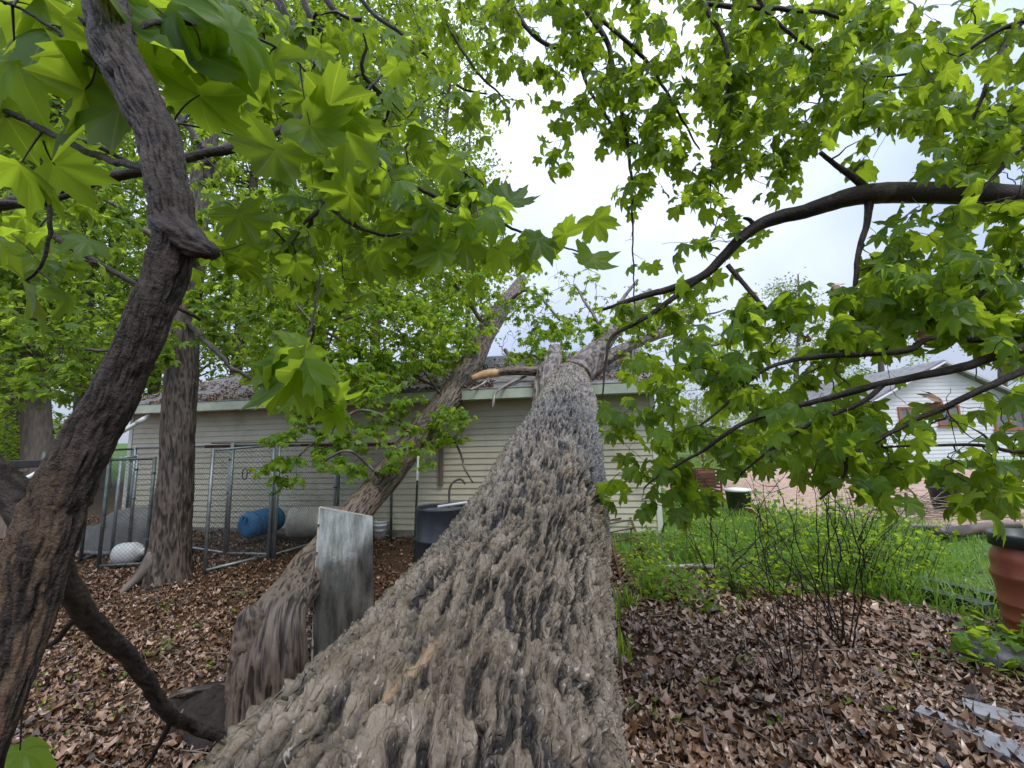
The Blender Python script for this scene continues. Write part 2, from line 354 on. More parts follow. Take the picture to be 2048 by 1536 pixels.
# ------------------------------------------------------------------ leaf shapes
def maple_outline(detail):
    h = [(0, 1.0), (6, .84), (13, .86), (17, .72), (25, .62), (33, .72), (38, .86), (44, .83), (50, .97), (57, .80), (64, .82), (71, .66), (80, .56), (92, .62), (99, .72), (107, .80), (118, .62), (130, .56), (150, .40), (168, .20)]
    if not detail: h = [(0, 1.0), (13, .82), (25, .61), (38, .83), (50, .96), (64, .79), (80, .55), (104, .79), (128, .56), (160, .26)]
    L = [(a, r) for a, r in h] ; Rr = [(-a, r) for a, r in h[1:]][::-1]
    return L + Rr                             # angle from tip, going round
def leaf_geo(detail, droop, fold, twist, seed):
    """maple leaf in the xy-plane, stalk joint at the origin, tip along +y, face normal +z"""
    O = maple_outline(detail); n = len(O); rr = random.Random(seed)
    tips = [0, 50, -50, 106, -106]; sc_ = [1 + rr.uniform(-.08, .08) for _ in range(n)]
    V = [(0, 0, 0)]; vein = [1.0]; rings = (0.5, 1.0) if detail else (1.0,)
    for f in rings:
        for i, (a, r) in enumerate(O):
            q = r * sc_[i] * f if f == 1.0 else f * (0.75 * r + 0.12)
            x = q * math.sin(R(a)); y = q * math.cos(R(a)); dev = min(abs(a - t) for t in tips)
            z = -droop * q * q + fold * q * min(dev, 26) / 26 + twist * x * y + rr.uniform(-.025, .025) * f
            V.append((x, y * 0.98, z)); vein.append(1.0 if dev < 1.5 else 0.0)
    F = []
    for i in range(n): F.append((0, 1 + (i + 1) % n, 1 + i))
    if detail:
        for i in range(n): F.append((1 + i, 1 + (i + 1) % n, 1 + n + (i + 1) % n, 1 + n + i))
    V = np.array(V, float); V[:, :2] /= 1.25   # about unit width
    V[:, 2] /= 1.25
    return V, F, np.array(vein)
NVAR = 14
LEAF_HI = [leaf_geo(True, random.uniform(0.12, 0.95), random.uniform(0.05, 0.38), random.uniform(-.5, .5), k) for k in range(NVAR)]
LEAF_LO = [leaf_geo(False, random.uniform(0.1, 0.85), random.uniform(0.05, 0.3), random.uniform(-.3, .3), k) for k in range(NVAR)]
def tri(V, F):
    T = []
    for f in F:
        for k in range(1, len(f) - 1): T.append((f[0], f[k], f[k + 1]))
    return np.array(T)
def leaf_md(V, F, ve):                       # the same leaf with tips and sinuses only
    k = [0] + [1 + i for i in (0, 2, 4, 6, 7, 8, 11, 12, 13, 15, 17)]; W = V[k].copy(); n = len(k) - 1
    return W, np.array([(0, 1 + (i + 1) % n, 1 + i) for i in range(n)]), ve[k]
LEAF_LO_T = [(V, tri(V, F), ve) for V, F, ve in LEAF_LO]
LEAF_MD_T = [leaf_md(*l) for l in LEAF_LO]
_leafme = {}
def leaf_meshes(matname):
    if matname not in _leafme:
        _leafme[matname] = [mesh('leaf', V, F, M[matname], True, {'rnd': np.full(len(V), (k + .5) / NVAR), 'vein': ve}) for k, (V, F, ve) in enumerate(LEAF_HI)]
    return _leafme[matname]
def join_leaves(temps, pos, rot, size, rnd, var):
    """many transformed copies of leaf templates -> one vertex / triangle array"""
    Vs = []; Fs = []; Rs = []; Es = []; base = 0
    for k in range(len(temps)):
        idx = np.where(var == k)[0]
        if not len(idx): continue
        V, T, ve = temps[k]
        W = np.einsum('nij,vj->nvi', rot[idx], V) * size[idx][:, None, None] + pos[idx][:, None, :]
        n = len(idx); nv = len(V)
        Vs.append(W.reshape(-1, 3)); Fs.append((T[None] + (base + np.arange(n) * nv)[:, None, None]).reshape(-1, 3)); Rs.append(np.repeat(rnd[idx], nv)); Es.append(np.tile(ve, n)); base += n * nv
    return np.vstack(Vs), np.vstack(Fs), np.concatenate(Rs), np.concatenate(Es)
def leaf_rots(n, hang=0.75, spread=1.0, out=None):
    """tip directions that hang and faces turned up and outwards; returns rotation matrices (columns x, y=tip, z=normal)"""
    az = rng.uniform(0, 2 * np.pi, n); hz = np.stack([np.cos(az), np.sin(az), np.zeros(n)], 1)
    hg = np.clip(rng.normal(hang, 0.35, n), -0.3, 2.5)[:, None]
    y = hz * spread - np.array([0, 0, 1.0]) * hg; y /= np.linalg.norm(y, axis=1)[:, None]
    up = np.array([0, 0, 1.0]) + rng.normal(0, 0.45, (n, 3)) + hz * 0.4
    x = np.cross(y, up); x /= np.linalg.norm(x, axis=1)[:, None] + 1e-9
    z = np.cross(x, y); return np.stack([x, y, z], 2)

# ------------------------------------------------------------------ branches that grow twigs out to leaf clusters
def sample_blobs(blobs, reject=None):
    pts = []
    for (px, py, rx, ry, n, d0, d1) in blobs:
        k = 0; tries = 0
        while k < n and tries < n * 20:
            tries += 1
            a = random.uniform(0, 2 * math.pi); r = math.sqrt(random.random()); x = px + rx * r * math.cos(a); y = py + ry * r * math.sin(a)
            if reject and reject(x, y): continue
            p = P(x, y, random.uniform(d0, d1))
            if p[2] < gz(p[0], p[1]) + 0.15: continue
            pts.append(p); k += 1
    return np.array(pts)
def grow(skel, targets, r0=0.0016, sag=0.05, max_r=0.02, fwd=None):
    """greedy: each target joins the nearest existing node; returns paths with radii"""
    nodes_ = list(skel); own = [-1] * len(nodes_)
    S = np.array(nodes_); order = np.argsort([np.min(np.linalg.norm(S - t, axis=1)) for t in targets])
    paths = []; buf = np.zeros((len(S) + len(targets) * 9, 3)); buf[:len(S)] = S; nb = len(S); owner = np.full(len(buf), -1); posn = np.zeros(len(buf), int)
    for ti in order:
        t = targets[ti]; d = np.linalg.norm(buf[:nb] - t, axis=1) + 0.25 * np.maximum(0, t[2] - buf[:nb, 2])
        k = int(np.argmin(d)); a = buf[k].copy(); L = np.linalg.norm(t - a)
        n = 7; s = np.linspace(0, 1, n)[:, None]
        side = rng.normal(0, 0.10 * L, 3); side2 = rng.normal(0, 0.04 * L, 3)
        path = a + (t - a) * s + (side + np.array([0, 0, sag * L * 2])) * (s * (1 - s)) * 1.6 + side2 * np.sin(s * 9)
        pid = len(paths); paths.append([path, owner[k], posn[k], 1])
        for j in range(1, n):
            buf[nb] = path[j]; owner[nb] = pid; posn[nb] = j; nb += 1
    for p in reversed(paths):
        if p[1] >= 0: paths[p[1]][3] += p[3]
    out = []
    for path, o, _, cnt in paths:
        ra = min(max_r, r0 * math.sqrt(cnt) * 1.25); out.append((path, np.linspace(ra, r0 * 0.8, len(path))))
    return out
def tubes_mesh(list_, n):
    Vs = []; Fs = []; b = 0; a = np.arange(n) * 2 * math.pi / n; ca = np.cos(a); sa = np.sin(a)
    for pts, rad in list_:
        pts = np.asarray(pts, float); m = len(pts); T, E1, E2 = frames(pts)
        V = pts[:, None, :] + np.asarray(rad)[:, None, None] * (ca[None, :, None] * E1[:, None, :] + sa[None, :, None] * E2[:, None, :])
        i, k = np.meshgrid(np.arange(m - 1), np.arange(n), indexing='ij'); k2 = (k + 1) % n
        F = np.stack([i * n + k, i * n + k2, (i + 1) * n + k2, (i + 1) * n + k], -1).reshape(-1, 4) + b
        Vs.append(V.reshape(-1, 3)); Fs.append(F); b += m * n
    return np.vstack(Vs), np.vstack(Fs)
def bark_tube(name, path, n, matname, parent, amp=0.12, freq=6, stretch=3, seed=0, furrow=False, jit=0.0, bare=None, lumpy=0.16):
    """limb: a tube with uneven girth and ridged bark; path has a radius column"""
    pts = path[:, :3].copy(); r = path[:, 3]; m = len(pts)
    if jit: 
        s_ = np.arange(m) * 0.23
        for c_ in range(3): pts[:, c_] += jit * (fbm(s_ + 50 * c_, s_ * 0 + seed, seed=seed) - 0.5) * np.minimum(1, np.arange(m) / 6)
    T, E1, E2 = frames(pts); a = np.arange(n) * 2 * math.pi / n
    s = np.concatenate([[0], np.cumsum(np.linalg.norm(np.diff(pts, axis=0), axis=1))])
    S, A = np.meshgrid(s, np.arange(n) / n, indexing='ij')
    h = fbm(A * freq, S * freq / (2 * math.pi * r.mean()) / stretch, freq, seed, 4)
    if furrow:
        cyc = S * freq / (6.3 * r.mean()) / stretch; wv = vnoise(A * freq, cyc * 1.5, freq, seed + 9) - 0.5
        ra = 1 - np.abs(2 * vnoise(A * freq * 2 + wv * 1.5, cyc * 2 + wv, freq * 2, seed + 1) - 1); rb = 1 - np.abs(2 * vnoise(A * freq * 4 + wv * 2, cyc * 4 + wv, freq * 4, seed + 2) - 1)
        h = 0.5 * sstep(.1, .8, ra) + 0.38 * sstep(.1, .9, rb) + 0.25 * h
    if furrow: l5, h5 = np.percentile(h, (4, 96)); h = np.clip((h - l5) / (h5 - l5 + 1e-9), -.1, 1.15)
    else: h = (h - h.min()) / (np.ptp(h) + 1e-9)
    lump = vnoise(A * 2, S * 2.3, 2, seed + 3) - 0.5
    rad = r[:, None] * (1 + lumpy * lump + amp * (h - 0.6))
    V = pts[:, None, :] + rad[..., None] * (np.cos(2 * np.pi * A)[..., None] * E1[:, None, :] + np.sin(2 * np.pi * A)[..., None] * E2[:, None, :])
    V = np.vstack([V.reshape(-1, 3), pts[0], pts[-1]])
    i, k = np.meshgrid(np.arange(m - 1), np.arange(n), indexing='ij'); k2 = (k + 1) % n
    F = [tuple(f) for f in np.stack([i * n + k, i * n + k2, (i + 1) * n + k2, (i + 1) * n + k], -1).reshape(-1, 4).tolist()]
    for k in range(n): F.append((m * n, (k + 1) % n, k)); F.append((m * n + 1, (m - 1) * n + k, (m - 1) * n + (k + 1) % n))
    hh = np.concatenate([h.ravel(), [0.5, 0.5]])
    at = {'h': hh}
    if bare is not None:                     # peeled patches: (from, to) along the limb, side angle
        t = S / s[-1]; nn = fbm(A * 10, S * 9, 10, seed + 31, 4); side = np.cos(2 * np.pi * (A - bare[2])) * .16
        at['bare'] = np.concatenate([(0.85 * sstep(.58, .66, nn + side + .9 * (fbm(A * 30, S * 40, 30, seed + 77, 3) - .5)) * sstep(bare[0] - .05, bare[0] + .05, t) * sstep(bare[1] + .05, bare[1] - .05, t)).ravel(), [0, 0]])
    return obj(name, mesh(name, V, F, M[matname], True, at), parent)
def leafy(root, limbs, targets, leafmat, per=(3, 5), size=(0.09, 0.14), hang=0.75, r0=0.0016, max_r=0.012, nparts=300, twigmat='twig', petiole=0.05, along=2, skip=None, sag=0.05, nside=5, bare=0.12, temps=None):
    """twigs from the limbs to each cluster, leaves at their ends; the largest 300 leaves in view are parts, the rest one part"""
    skel = np.vstack([l[:, :3] for l in limbs])
    paths = grow(skel, targets, r0, sag, max_r)
    tv, tf = tubes_mesh(paths, nside); LP = []; pet = []
    for path, rad in paths:
        if random.random() < bare: continue
        spots = [path[-1]] * random.randint(*per) + [path[j] for j in random.sample(range(1, 6), min(along, 5)) for _ in (0, 1)]
        for c in spots:
            LP.append(c)
    LP = np.array(LP); n = len(LP); rot = leaf_rots(n, hang)
    sz = rng.uniform(size[0], size[1], n) * np.where(rng.random(n) < 0.2, 0.7, 1.0)
    pdir = rot[:, :, 1] * np.array([1, 1, 0.3]) + rng.normal(0, 0.3, (n, 3)); pdir /= np.linalg.norm(pdir, axis=1)[:, None]
    pl = (petiole * rng.uniform(0.5, 1.5, n))[:, None]; base = LP + pdir * pl
    if skip is not None:
        q = proj(base + rot[:, :, 1] * sz[:, None] * .4); keep = ~np.array([skip(a, b_) for a, b_ in zip(q[0], q[1])])
        base, rot, sz, LP, n = base[keep], rot[keep], sz[keep], LP[keep], int(keep.sum())
    pt = [(np.array([LP[i], base[i]]), np.array([r0 * .55] * 2)) for i in range(n)]
    pv, pf = tubes_mesh(pt, 3)
    V = np.vstack([tv, pv]); F = np.vstack([tf, pf + len(tv)])
    obj('twigs', mesh('twigs', V, F, M[twigmat], True), root)['kind'] = 'stuff'
    var = rng.integers(0, NVAR, n); rnd = rng.random(n)
    x, y, dep = proj(base); vis = (x > -40) & (x < 2088) & (y > -40) & (y < 1576) & (dep > 0.1)
    pxs = np.where(vis, sz / dep, 0); big = np.argsort(-pxs)[:nparts]; big = big[pxs[big] * FPX > 10]
    ms = leaf_meshes(leafmat); bl = np.array(root.location)
    for i in big:
        o = bpy.data.objects.new('leaf', ms[var[i]]); C.objects.link(o); o.parent = root
        mm = np.eye(4); mm[:3, :3] = rot[i] * sz[i]; mm[:3, 3] = base[i] - bl; o.matrix_local = Matrix(mm.tolist())
    rest = np.setdiff1d(np.arange(n), big)
    if len(rest):
        V, F, rr, ve = join_leaves(temps or LEAF_LO_T, base[rest], rot[rest], sz[rest], rnd[rest], var[rest])
        obj('foliage', mesh('foliage', V, F, M[leafmat], True, {'rnd': rr, 'vein': ve}), root)['kind'] = 'stuff'
    return paths
# (the things of the scene follow)
# ------------------------------------------------------------------ garage (long cream-sided wall, low roof)
GR = np.array([2.52, 7.75]); GU = np.array([-0.984, 0.176]); GB = np.array([0.176, 0.984])   # right corner, along the wall to the left, into the building
GL, GD, GH = 11.3, 7.4, 2.52                  # length, depth, wall height
GZ0 = -0.05
def gw(u, b, z): return np.array([*(GR + GU * u + GB * b), z])
M['siding'] = mat('cream_vinyl_siding', [(0.33, 0.31, 0.225), (0.51, 0.485, 0.37), (0.58, 0.555, 0.44)], 1.1, 0.5, 0.4, 0.0015, 30, pos=(0.25, 0.6))
M['trim'] = mat('white_trim', [(0.52, 0.56, 0.48), (0.68, 0.70, 0.64)], 3, 0.45, 0.4)
M['fascia'] = mat('weathered_fascia', [(0.30, 0.36, 0.27), (0.50, 0.54, 0.44)], 2.5, 0.5, 0.4)
M['concrete'] = mat('concrete', [(0.16, 0.14, 0.12), (0.30, 0.28, 0.25)], 6, 0.8, 0.2, 0.004)
M['shingle'] = mat('asphalt_shingle', [(0.11, 0.105, 0.11), (0.20, 0.195, 0.20), (0.27, 0.26, 0.265)], 3, 0.6, 0.4, 0.002, 120)
M['plank'] = mat('old_plank', [(0.12, 0.09, 0.07), (0.26, 0.21, 0.17)], 6, 0.7, 0.3, 0.002, 40, stretch=(4, 4, 0.6))
garage = thing('garage', gw(GL / 2, 0, GZ0), 'long cream clapboard garage with low grey shingle roof, struck by the fallen trunks', 'garage')
AX = [[*GU, 0], [*GB, 0], [0, 0, 1]]
b_ = MB()
b_.box(gw(GL / 2, GD / 2, GZ0 + 0.06 + GH / 2), (GL - 0.03, GD, GH), AX)
b_.build('wall', M['siding'], garage)
f_ = MB(); f_.box(gw(GL / 2, 0.02, GZ0 - 0.08), (GL, 0.08, 0.3), AX); f_.build('foundation', M['concrete'], garage)
CO = 0.112; ncourse = int(GH / CO)
for k in range(ncourse):                       # each clapboard length is a piece
    z0 = GZ0 + 0.06 + k * CO; cuts = [0.0] + sorted([(2.1 + 1.7 * (k % 4)) % 4 + 1.6, (2.1 + 1.7 * (k % 4)) % 4 + 5.6]) + [GL]
    for u0, u1 in zip(cuts[:-1], cuts[1:]):
        u1 -= 0.003; dz = random.uniform(-.0015, .0015)
        V = []
        for u in (u0, u1):
            for (bb, z) in ((0.0, z0 + dz), (-0.017, z0 + dz), (-0.019, z0 + 0.012 + dz), (-0.003, z0 + CO + 0.004 + dz)):
                V.append(gw(u, bb, z))
        obj('siding_board', mesh('siding_board', V, [(0, 1, 2, 3), (7, 6, 5, 4), (0, 4, 5, 1), (1, 5, 6, 2), (2, 6, 7, 3)], M['siding']), garage)
for u in (0.0, GL):
    t_ = MB(); t_.box(gw(u, 0.0, GZ0 + 0.06 + GH / 2), (0.09, 0.06, GH), AX); t_.build('corner_trim', M['trim'], garage)
EAVE = 0.42; RISE = 0.36                       # overhang, slope
ZE = GZ0 + GH + 0.16
def roofp(u, b): return gw(u, b, ZE + (b + EAVE) * RISE)
s_ = MB(); s_.box(gw(GL / 2, -EAVE / 2, ZE - 0.17), (GL + 0.5, EAVE, 0.014), AX); s_.build('soffit', M['trim'], garage)
for (u0, u1) in ((-0.25, 3.4), (3.403, 7.4), (7.403, GL + 0.25)):
    s_ = MB(); s_.box(gw((u0 + u1) / 2, -EAVE - 0.012, ZE - 0.105), (u1 - u0, 0.024, 0.17), AX); s_.build('fascia_board', M['fascia'], garage)
rf = MB(); RB = GD / 2
V = [roofp(-0.28, -EAVE - .02), roofp(GL + 0.28, -EAVE - .02), roofp(GL + 0.28, RB), roofp(-0.28, RB)]
V2 = [gw(-0.28, GD + EAVE, ZE), gw(GL + 0.28, GD + EAVE, ZE)]
dn = np.array([0, 0, -0.025])
rf.add(V + [v + dn for v in V], [(0, 1, 2, 3), (7, 6, 5, 4), (0, 4, 5, 1), (1, 5, 6, 2), (3, 7, 4, 0)])
rf.add([V[3], V[2], V2[1], V2[0]] + [v + dn for v in [V[3], V[2], V2[1], V2[0]]], [(0, 1, 2, 3), (7, 6, 5, 4), (2, 6, 7, 3), (1, 5, 6, 2), (3, 7, 4, 0)])
rf = rf.build('roof', M['shingle'], garage)
for u in (-0.02, GL + 0.02):                   # gable triangles
    V = [gw(u, 0, ZE - .17), gw(u, GD, ZE - .17), gw(u, RB, ZE + (RB + EAVE) * RISE - .03)]
    obj('gable', mesh('gable', V, [(0, 1, 2)], M['siding']), garage)
# shingle tabs: the courses nearest the eave are pieces of their own
TAB = 0.33; rest = MB(); done = 0; sl = math.hypot(1, RISE)
def tabgeo(u0, b0, dz):
    q = [roofp(u0, b0), roofp(u0 + TAB - 0.008, b0), roofp(u0 + TAB - 0.008, b0 + 0.17), roofp(u0, b0 + 0.17)]
    up = [np.array([0, 0, 0.012 + dz]), np.array([0, 0, 0.012 + dz]), np.array([0, 0, 0.004]), np.array([0, 0, 0.004])]
    return [a + c for a, c in zip(q, up)] + q, [(0, 1, 2, 3), (0, 4, 5, 1), (1, 5, 6, 2), (3, 7, 4, 0)]
for k in range(28):
    b0 = -EAVE - 0.03 + k * 0.142
    if b0 + .17 > RB: break
    for i in range(-1, 35):
        u0 = i * TAB + (0.165 if k % 2 else 0.0)
        if u0 < -0.28 or u0 + TAB > GL + 0.28: continue
        V, F = tabgeo(u0, b0, random.uniform(0, .006))
        if k < 9 and done < 300:
            obj('shingle', mesh('shingle', V, F, M['shingle']), rf); done += 1
        else: rest.add(V, F)
rest.build('shingle_field', M['shingle'], rf)['kind'] = 'stuff'
# floodlight on the wall, plank and wires
lp = thing('floodlight', gw(3.95, -0.02, 2.18), 'small twin floodlight fixture mounted on the cream wall under the eave', 'light')
M['dark_metal'] = mat('dark_metal', [(0.05, 0.05, 0.045), (0.12, 0.115, 0.10)], 12, 0.5, 0.4)
q = MB(); q.box(gw(3.95, -0.035, 2.18), (0.13, 0.04, 0.13), AX, 0.008); q.build('base_plate', M['concrete'], lp)
for du in (-0.05, 0.05):
    q = MB(); q.lathe([(0.0, 0), (0.03, 0), (0.035, 0.05), (0.052, 0.1), (0.05, 0.105), (0, 0.09)], gw(3.95 + du, -0.06, 2.19), (GU[0] * du * 4, -1, -0.5), 14); q.build('lamp_head', M['dark_metal'], lp, True)
pk = MB(); pk.box(gw(3.98, -0.05, 1.35), (0.085, 0.04, 0.98), AX, 0.004)
tag(pk.build('upright_plank', M['plank']), 'narrow weathered plank standing upright against the cream wall', 'plank')
# gutter drain: white pipe running down to the left from the eave corner
M['white_pvc'] = mat('white_pvc', [(0.55, 0.57, 0.56), (0.72, 0.73, 0.72)], 5, 0.4, 0.45)
dsp = thing('downspout', P(35, 965, 8.3), 'long white downspout pipe sloping away from the garage eave corner', 'pipe')
path = smooth_path([P(302, 822, 9.35), P(296, 832, 9.25), P(280, 843, 9.2), P(235, 868, 9.1), P(130, 918, 8.8), P(35, 966, 8.4)], 0.1)
q = MB(); q.tube(path, 0.045, 10); q.build('pipe', M['white_pvc'], dsp, True)
q = MB(); q.tube([path[3], path[5]], 0.054, 10); q.build('elbow_collar', M['white_pvc'], dsp, True)

# ------------------------------------------------------------------ the big fallen trunk
def big_trunk():
    root = thing('fallen_tree', (-0.45, -0.5, 0.1), 'huge fallen tree with wet deeply furrowed grey bark, leaning onto the garage roof', 'fallen tree')
    def ax(Y):                                  # axis position and radius for a forward distance
        x = np.interp(Y, [-0.8, 0.4, 1.0, 1.5, 2.35, 4.2, 6.0, 7.4, 8.6], [-0.62, -0.312, -0.264, -0.158, 0.052, 0.45, 0.76, 1.0, 1.28])
        z = np.interp(Y, [-0.8, 0.4, 1.0, 1.5, 2.35, 4.2, 6.0, 7.4, 8.6], [0.12, 0.36, 0.539, 0.674, 0.935, 1.60, 2.18, 2.64, 3.02])
        r = np.interp(Y, [-0.8, 0.4, 1.0, 1.5, 2.35, 4.2, 6.0, 7.0, 7.5, 8.0, 8.6], [0.74, 0.615, 0.545, 0.475, 0.43, 0.392, 0.375, 0.375, 0.35, 0.24, 0.17])
        return x, z, r
    ys = [-0.5]
    while ys[-1] < 8.3: ys.append(ys[-1] + 0.0068 + 0.0034 * max(0, ys[-1] - 0.4))
    ys = np.array(ys); k = np.ones(25) / 25
    def sm(a):
        p = np.concatenate([np.full(12, a[0]), a, np.full(12, a[-1])]); return np.convolve(p, k, 'valid')
    x, z, r = (sm(a) for a in ax(ys)); pts = np.stack([x, ys, z], 1); m = len(ys)
    T = np.gradient(pts, axis=0); T /= np.linalg.norm(T, axis=1)[:, None]
    E1 = np.cross(T, [0, 0, 1.0]); E1 /= np.linalg.norm(E1, axis=1)[:, None]; E2 = np.cross(E1, T)
    n = 470                                    # columns packed on the upper side
    ph = np.concatenate([np.linspace(-0.16, 1.16, 405, endpoint=False) * np.pi, np.linspace(1.16, 1.84, n - 405, endpoint=False) * np.pi])
    s = np.concatenate([[0], np.cumsum(np.linalg.norm(np.diff(pts, axis=0), axis=1))])
    S, A = np.meshgrid(s, ph / (2 * np.pi), indexing='ij')
    w1 = fbm(A * 9, S * 2.2, 9, 21, 3) - 0.5; w2 = fbm(A * 40, S * 11, 40, 33, 3) - 0.5; w3 = fbm(A * 130, S * 40, 130, 35, 2) - 0.5
    def net(fa, fs, seed, wa, wb):              # interlacing ridges round elongated pits
        q = vnoise(A * fa + w1 * wa + w2 * wb + w3 * .25, S * fs + w1 * wa * .35 + w2 * wb * .6 + w3 * .2, fa, seed); return 1 - np.clip(np.abs(2 * q - 1) * 1.5, 0, 1)
    n1 = np.maximum(net(100, 5.6, 5, 4.2, 1.2), 0.85 * net(84, 4.2, 77, 3.8, 1.1)); n2 = net(190, 13, 14, 6.0, 1.8)
    fine = fbm(A * 240, S * 70, 240, 44, 2); lo = fbm(A * 14, S * 3.2, 14, 58, 2)
    crust = 1 - np.abs(2 * vnoise(A * 200 + w3 * 3, S * 44 + w3 * 2, 200, 63) - 1)
    n3 = net(270, 26, 29, 7.0, 2.0)
    h = 0.60 * n1 + 0.34 * n2 + 0.16 * n3 + 0.10 * (fine - 0.5) + 0.06 * (lo - .5)
    lo5, hi5 = np.percentile(h, (5, 95)); h = np.clip((h - lo5) / (hi5 - lo5), -.1, 1.2)
    # strip of bare wood where the bark is torn off
    px, py, _ = proj(pts[:, None, :] + r[:, None, None] * (np.cos(2 * np.pi * A)[..., None] * E1[:, None] + np.sin(2 * np.pi * A)[..., None] * E2[:, None]))
    def strip(x0, y0, x1, y1, wd):
        dx, dy = x1 - x0, y1 - y0; L = math.hypot(dx, dy); t = ((px - x0) * dx + (py - y0) * dy) / L / L; q = np.abs((px - x0) * dy - (py - y0) * dx) / L
        wob = 0.6 + 0.8 * vnoise(t * 7, t * 0 + 3, seed=61)
        return sstep(1.0, 0.7, q / (wd * wob)) * sstep(-0.03, 0.02, t) * sstep(1.04, 0.96, t)
    bare = np.maximum(strip(762, 1405, 880, 1285, 8), 0.5 * strip(700, 1500, 760, 1410, 7)); bare = np.maximum(bare, 0.35 * strip(885, 1275, 990, 1165, 6))
    h = h * (1 - bare) + 0.5 * bare
    amp = np.interp(ys, [-1, 1.0, 2.5, 5, 8], [0.066, 0.060, 0.053, 0.043, 0.032])[:, None]
    lump = 0.10 * (vnoise(A * 3, S * 0.9, 3, 71) - 0.5) + 0.06 * (vnoise(A * 7, S * 1.6, 7, 72) - 0.5)
    flare = np.interp(ys, [-1, 0.3, 1.6, 2.6], [0.05, 0.05, 0.02, 0.0])[:, None] * np.maximum(0, np.cos(2 * np.pi * (A - 0.40))) ** 3   # buttress towards the left
    rad = r[:, None] * (1 + lump) + flare + amp * (h - 0.75)
    V = pts[:, None, :] + rad[..., None] * (np.cos(2 * np.pi * A)[..., None] * E1[:, None] + np.sin(2 * np.pi * A)[..., None] * E2[:, None])
    i, kk = np.meshgrid(np.arange(m - 1), np.arange(n), indexing='ij'); k2 = (kk + 1) % n
    F = np.stack([i * n + kk, i * n + k2, (i + 1) * n + k2, (i + 1) * n + kk], -1).reshape(-1, 4)
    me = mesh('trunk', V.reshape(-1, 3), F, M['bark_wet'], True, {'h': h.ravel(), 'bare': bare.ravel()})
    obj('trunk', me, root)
    # forks above the roof edge
    def stem(L, n_, seed, nm='stem', mt='bark_grey'):
        return bark_tube(nm, pxpath(L, 0.04), n_, mt, root, 0.22, 9, 2.6, seed, True)
    M['bark_pale'] = bark_mat('pale_wet_bark', ((0.24, 0.20, 0.17), (0.16, 0.13, 0.11)), (0.05, 0.038, 0.03), rough=0.4)
    stem([(1083, 850, 6.5, 40), (1086, 805, 6.75, 44), (1090, 765, 7.05, 44), (1102, 730, 7.5, 38), (1112, 700, 8.2, 26)], 60, 3, mt='bark_pale')
    stem([(1150, 752, 7.6, 66), (1178, 716, 8.0, 46), (1210, 682, 8.7, 32), (1240, 648, 9.6, 25), (1264, 620, 10.6, 20), (1285, 598, 11.4, 15), (1300, 580, 12, 8)], 60, 4, mt='bark_pale')
    stem([(1165, 745, 7.9, 42), (1215, 715, 8.4, 28), (1260, 692, 9.0, 21), (1310, 672, 9.6, 17), (1350, 662, 10.1, 11)], 48, 5, mt='bark_pale')
    stem([(1120, 735, 7.9, 26), (1080, 742, 8.0, 20), (1020, 742, 8.1, 17), (960, 752, 8.15, 13)], 30, 6, 'side_branch', 'bark_brown')
    for k, (L) in enumerate([[(1250, 655, 9.3, 12), (1240, 610, 9.2, 8), (1275, 560, 9.6, 5)], [(1300, 672, 9.5, 12), (1345, 630, 9.6, 8), (1400, 615, 9.8, 4)], [(1350, 662, 9.8, 10), (1410, 690, 9.7, 7), (1470, 680, 9.7, 4)]]):
        stem(L, 16, 20 + k, 'side_branch')
    return root
FALLEN = big_trunk()

